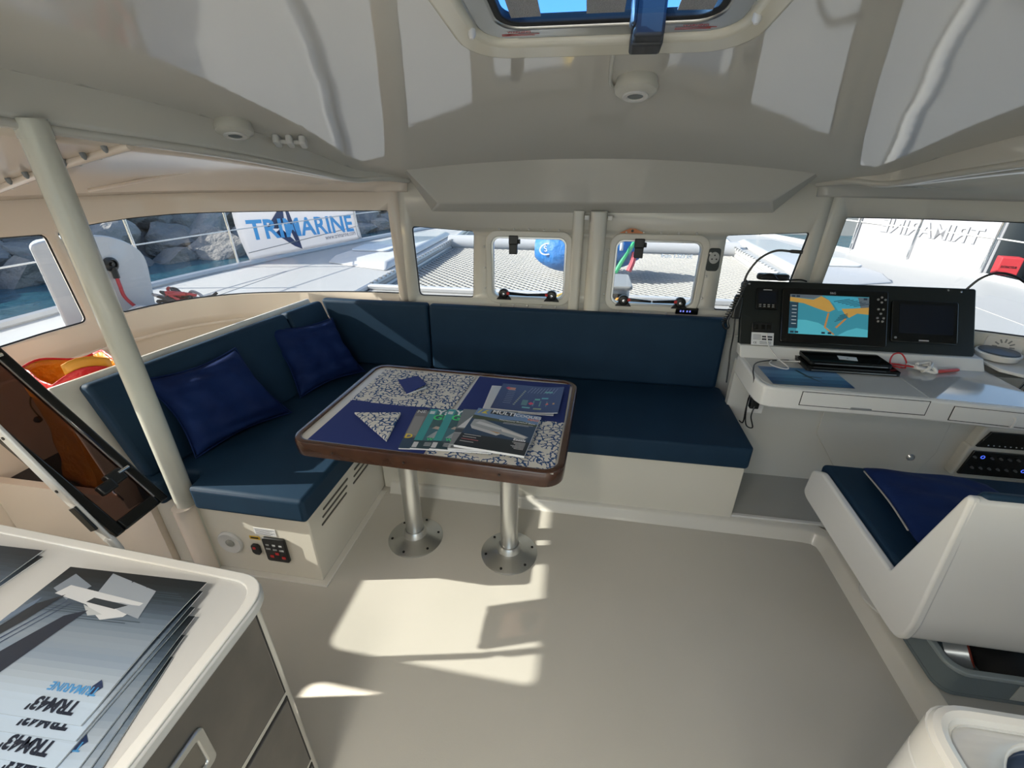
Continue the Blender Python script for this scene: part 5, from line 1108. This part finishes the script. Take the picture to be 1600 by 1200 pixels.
off=-nn*.012
# lettering is laid on the inner face
def letter(b,body,x,z,size,sx,bold,shear=0.0):
    k=B(); k.text(body,size,Matrix.Identity(4),bold,'LEFT',sx)
    vs=[]
    for v in k.v:
        px=x+v.x; pz=z+v.y+shear*v.x; vs.append(pt(px,pz)+off*1.6)
    b.add(vs,k.f)
em_=B(); P=[(.34,1.10),(.48,1.26),(.60,1.10),(.66,.78),(.58,.84),(.36,1.0),(.44,1.02),(.52,.98)]
em_.add([pt(x,z)+off*.3 for x,z in ((.28,1.02),(.52,1.26),(.52,1.06),(.42,1.0))],[(0,1,2,3)]); em_.add([pt(x,z)+off*.3 for x,z in ((.52,1.30),(.60,1.15),(.655,.90),(.65,.755),(.60,.82),(.57,.98))],[list(range(6))]); em_.add([pt(x,z)+off*.3 for x,z in ((.36,.96),(.46,1.0),(.60,.84),(.65,.755),(.56,.80))],[list(range(5))])
em_.obj('emblem', mat('emblem_navy',(.03,.05,.14),.5), t, smooth=0)
lb_=B(); letter(lb_,'TRIMARINE',.045,.935,.268,1.10,.007,-.055); lb_.obj('lettering', mat('letter_blue',(.08,.42,.80),.5), t, smooth=0)
lb_=B(); letter(lb_,'www.trimarine.com',1.02,.806,.075,.86,.0005,.0); lb_.obj('web_address', mat('letter_dark',(.12,.13,.18),.5), t, smooth=0)
B().tube([pt(-.02,.815)+off,pt(L_+.02,.90)+off],.004,6).obj('hem_line', GREYP, t)
BANS=BAN
t,a,e,nn,L_,pt=banner('banner','white banner seen from behind on the starboard rail',(3.09,6.02),(3.62,4.80),.72,1.35,.0,False)
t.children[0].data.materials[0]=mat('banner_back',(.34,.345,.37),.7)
off=nn*-.010
lb_=B(); k=B(); k.text('TRIMARINE',.20,Matrix.Identity(4),.004,'LEFT',.95); vs=[pt(1.22-v.x,.98+v.y)+off for v in k.v]; lb_.add(vs,k.f); lb_.obj('ghost_lettering', mat('ghost_print',(.29,.30,.33),.6), t, smooth=0)

# daggerboard head with its block and line
DB=thing('daggerboard','white rounded daggerboard head standing on the port side deck','daggerboard',(-3.15,2.4,.70))
prof=roundpoly([(2.13,.70),(2.74,.70),(2.80,1.05),(2.70,1.16),(2.55,1.225),(2.20,1.235),(2.13,1.22)],[0,0,.10,.08,.08,.03,.03],5)
_b=B(); _n=len(prof); _b.add([(-3.10,y,z) for y,z in prof]+[(-3.10-(.02+.20*math.sin(min(1,(y-2.13)/.40)*PI/2)),y,z) for y,z in prof],[list(range(_n)),list(range(2*_n-1,_n-1,-1))]+[(i,_n+i,_n+(i+1)%_n,(i+1)%_n) for i in range(_n)]); _b.obj('board', HULL, DB, bevel=(.012,3))
Mb=frame((-3.098,2.52,1.04),(0,1,0),(0,0,1)); B().lathe([(.045,0),(.045,.02),(.030,.028),(.026,.012),(.014,.012),(.012,.03),(0,.03)],24,Mb).obj('block', BLACK, DB)
B().tube([(-3.08,2.52,1.02),(-3.075,2.515,.95)],.018,8).obj('strop', BLACK, DB)
B().tube(catmull([(-3.075,2.515,.95),(-3.07,2.51,.90),(-3.07,2.515,.82),(-3.03,2.54,.74),(-2.9,2.50,.715)],6),.011,8).obj('red_line', mat('rope_red',(.45,.05,.06),.7), DB)
RP=thing('rope_pile','pile of dark red and black ropes on the side deck by the window','rope',(-2.75,2.6,.70)); rnd=random.Random(11)
for i,m in enumerate((MATS['rope_red'],mat('rope_black',(.03,.03,.035),.7),MATS['rope_red'],MATS['rope_black'],mat('rope_grey',(.35,.34,.34),.7))):
    B().tube(catmull([(-2.86+rnd.uniform(-.04,.34),2.60+rnd.uniform(-.05,.10),.73+rnd.uniform(0,.12)) for _ in range(12)],6),.010,6).obj('rope', m, RP)
CLT=thing('rope_clutch','white rope clutch beside the rope pile on the side deck','clutch',(-2.88,2.42,.70)); B().prism(roundpoly([(-.09,0),(.09,0),(.07,.07),(.0,.10),(-.06,.07)],.02),-.03,.03,frame((-2.88,2.42,.705),(.5,.8,0),(0,0,1))).obj('body', HULL, CLT, bevel=(.008,2))
for d in (-.02,.03): B().lathe([(.014,0),(.014,.006),(0,.008)],12,frame((-2.88+.5*d+.025,2.42+.8*d-.016,.755),(.5,.8,0),(0,0,1))@Matrix.Translation((0,0,.002))).obj('bolt', BLACK, CLT)
for k,(x,m) in enumerate(((-2.80,'rope_black'),(-2.92,'rope_red'))):
    o=B().tube([(x,-1.0,.735),(x,.9,.735),(x-.02,1.9,.735),(x-.05,2.3,.74)],.010,6).obj('deck_line', MATS[m]); tag(o,('dark' if k==0 else 'red')+' control line running aft along the port side deck','rope')
    for y in (1.30,1.44): pass
for k,y in enumerate((1.36,1.52)):
    F=thing('fairlead','small black fairlead on the port side deck, '+('aft one' if k==0 else 'forward one'),'fairlead',(-2.80-.12*k,y,.70)); B().box(-2.83-.12*k,-2.77-.12*k,y-.03,y+.03,.702,.75).obj('body', BLACK, F, bevel=(.012,3)); B().lathe([(.012,0),(.012,.006),(0,.007)],10,Matrix.Translation((-2.80-.12*k,y,.75))).obj('bolt', CHROME, F)

# breakwater rocks
ROCK=[mat('rock_a',(.27,.265,.26),.9,bump=(2.2,1.0,.35,8),vary=(1.2,(.30,.29,.28))),mat('rock_b',(.20,.20,.21),.9,bump=(2.2,1.0,.35,8),vary=(1.4,(.25,.25,.25))),mat('rock_c',(.27,.255,.235),.9,bump=(2.2,1.0,.35,8),vary=(1.2,(.19,.19,.195)))]
RM_=[]
for k in range(7):
    bm=bmesh.new(); bmesh.ops.create_icosphere(bm,subdivisions=3,radius=1); rr=random.Random(40+k); pl=[(Vector((rr.gauss(0,1),rr.gauss(0,1),rr.gauss(0,1))).normalized(),rr.uniform(.50,.80)) for _ in range(14)]
    for v in bm.verts:
        p=v.co.copy()
        for n_,d in pl:
            q=p.dot(n_)
            if q>d: p-=n_*(q-d)*1.0
        p+=p.normalized()*(.07*noise.noise(p*3.1+Vector((k,0,0)))); v.co=p
    me=bpy.data.meshes.new('rock'); bm.to_mesh(me); bm.free(); me.materials.append(ROCK[k%3]); me.polygons.foreach_set('use_smooth',[True]*len(me.polygons)); me.set_sharp_from_angle(angle=R(32)); RM_.append(me)
rr=random.Random(5); A_=Vector((-18.6,1.0,-1.35)); Bv=Vector((-7.5,31.0,-1.35)); dv=(Bv-A_).normalized(); nv_=Vector((-dv.y,dv.x,0)); cnt=0
where=['at the waterline','just above the waterline','in the middle of the slope','high on the slope','on the crest']
for row in range(5):
    s=rr.uniform(0,1)
    while s<32.0:
        sz=rr.uniform(.75,1.35); p=A_+dv*s+nv_*(row*1.0+rr.uniform(-.25,.25))+Vector((0,0,-.05+row*.62+rr.uniform(-.15,.15)))
        o=bpy.data.objects.new('rock',RM_[rr.randrange(7)]); COL.objects.link(o); o.location=p; o.scale=(sz*1.15,sz,sz*.78); o.rotation_euler=(rr.uniform(-.4,.4),rr.uniform(-.4,.4),rr.uniform(0,6.3))
        WL[o.name]=p; tag(o,'grey breakwater boulder '+where[row]+' beyond the port windows','rock','breakwater boulders '+where[row]); s+=sz*1.55; cnt+=1
bk=B().grid(lambda u,v: A_+dv*(36*u-2)+nv_*(.6+5.5*v)+Vector((0,0,-.4+3.1*min(1,v*1.35)+.25*noise.noise(Vector((u*40,v*6,0))))),80,10).obj('rubble_bank', ROCK[1]); tag(bk,'dark rubble bank behind the breakwater boulders','rubble',kind='stuff')

# far side: quay, building, dark hull, piling, extinguisher board
QY=B().box(3.5,60,24,40,-1.35,-.2).obj('quay', mat('quay_stone',(.36,.35,.33),.8,vary=(1,(.42,.41,.39)))); tag(QY,'stone quay beyond the starboard bow','quay')
BD=thing('glass_building','pale teal glass building on the quay','building',(25,30,-.2)); B().box(6,50,29,36,-.2,6).obj('wall', mat('facade_teal',(.30,.45,.50),.35), BD)
for k in range(22):
    B().box(6.2+2*k,7.9+2*k,28.94,28.99,.3,2.4).obj('pane', mat('pane_teal',(.32,.50,.56),.08), BD); B().box(6.0+2*k,6.14+2*k,28.85,28.98,-.2,3).obj('mullion', mat('mullion',(.55,.6,.62),.4), BD)
DH=thing('moored_boat','dark navy hull moored off the starboard bow','boat',(2.6,19,-1.35)); B().prism(roundpoly([(-1.6,16.6),(2.9,17.2),(5.4,18.6),(2.9,20.0),(-1.6,20.4)],[.2,.6,.3,.6,.2]),-1.35,.18).obj('hull', mat('hull_navy',(.02,.025,.06),.25), DH, bevel=(.05,2))
B().box(-1.0,2.4,17.6,19.6,.18,.35).obj('deck_house', HULL, DH, bevel=(.05,3)); B().tube([(3.2,18.3,.18),(3.2,18.3,.9)],.04,8).obj('stanchion', CHROME, DH)
MR=thing('pontoon','grey floating pontoon beside the starboard hull','pontoon',(6.2,6,-1.3)); B().box(4.6,9.5,-6,14,-1.2,-.75).obj('deck', mat('pontoon_grey',(.30,.30,.29),.8), MR); B().box(4.55,4.62,-6,14,-1.1,-.8).obj('fender_strip', RUBBER, MR)
PI_=thing('mooring_pile','thick black mooring pile beyond the starboard rail','pile',(5.15,6.55,-1.4)); B().tube([(5.15,6.55,-1.4),(5.15,6.55,2.6)],.34,28).obj('shaft', mat('pile_black',(.02,.028,.034),.35), PI_); B().lathe([(.36,0),(.36,.06),(.0,.22)],28,Matrix.Translation((5.15,6.55,2.6))).obj('cap', mat('pile_cap',(.5,.5,.5),.5), PI_)
EX=thing('extinguisher_box','red fire extinguisher box on the pontoon beside the black pile','box',(4.95,5.75,-.75)); Me=frame((4.66,6.0,.50),(.93,-.30,0),(0,0,1))
B().box(0,.19,0,.20,-.14,0,Me).obj('box', mat('box_red',(.62,.05,.06),.45), EX, bevel=(.01,3)); q=B(); q.text('EXTINCTEUR',.034,Me@Matrix.Translation((.020,.085,.002)),.0008,'LEFT',.68); q.obj('lettering', BLACK, EX); B().tube([Me@Vector((.095,0,-.07)),Me@Vector((.095,-1.25,-.07))],.03,10).obj('post', GREYP, EX)
MB_=thing('maroon_locker','dark maroon locker beside the red extinguisher box','locker',(5.3,5.7,-.75)); B().box(5.12,5.6,5.66,6.1,-.75,.70).obj('body', mat('maroon',(.10,.03,.035),.6,bump=(80,.4,.01)), MB_, bevel=(.02,2)); B().box(5.10,5.62,5.64,6.12,.70,.74).obj('lid', mat('maroon_lid',(.14,.05,.05),.5), MB_, bevel=(.01,2))

# mast foot, boom and cabin roof above
MS=thing('mast','dark mast standing on the coachroof forward of the hatch','mast',(.05,2.35,1.75)); B().tube([(.05,2.35,1.75),(.05,2.35,9.5)],.11,24).obj('spar', mat('mast_dark',(.03,.032,.035),.35), MS)
BM=thing('boom','dark boom with a furled sail above the ceiling hatch','boom',(.03,.5,3.0)); B().tube([(.05,2.2,3.05),(.05,-4.5,3.15)],.10,20).obj('spar', MATS['mast_dark'], BM); B().tube(catmull([(.05,2.0,3.30),(.05,0,3.36),(.05,-2.5,3.34),(.05,-4.3,3.28)],6),[.14]+[.19]*17+[.12],16).obj('sail_cover', mat('sail_cover',(.02,.028,.05),.7), BM)
CK=thing('cockpit','white cockpit sole aft of the saloon','deck',(0,-3,-.06)); B().box(-2.6,2.6,-5.0,-1.27,-.12,-.03).obj('sole', DECK, CK); B().box(-2.6,-1.6,-5.0,-1.6,-.03,.42).obj('bench', DECK, CK, bevel=(.02,3)); B().box(1.6,2.6,-5.0,-1.6,-.03,.42).obj('bench', DECK, CK, bevel=(.02,3)); B().box(-2.6,2.6,-5.3,-5.0,-.12,.5).obj('transom', DECK, CK, bevel=(.02,3))

HTP=thing('hardtop','unseen white hardtop over the cockpit, added to cut sky light from aft','roof',(0,-2.6,2.1)); B().box(-1.9,1.9,-4.2,-1.30,2.10,2.16).obj('roof', HULL, HTP, bevel=(.02,3))  # roof added out of view to hold back sky light from aft
for x,y in ((-1.75,-4.1),(1.75,-4.1)): B().tube([(x,y,.42),(x,y,2.1)],.03,12).obj('roof_post', CHROME, HTP)
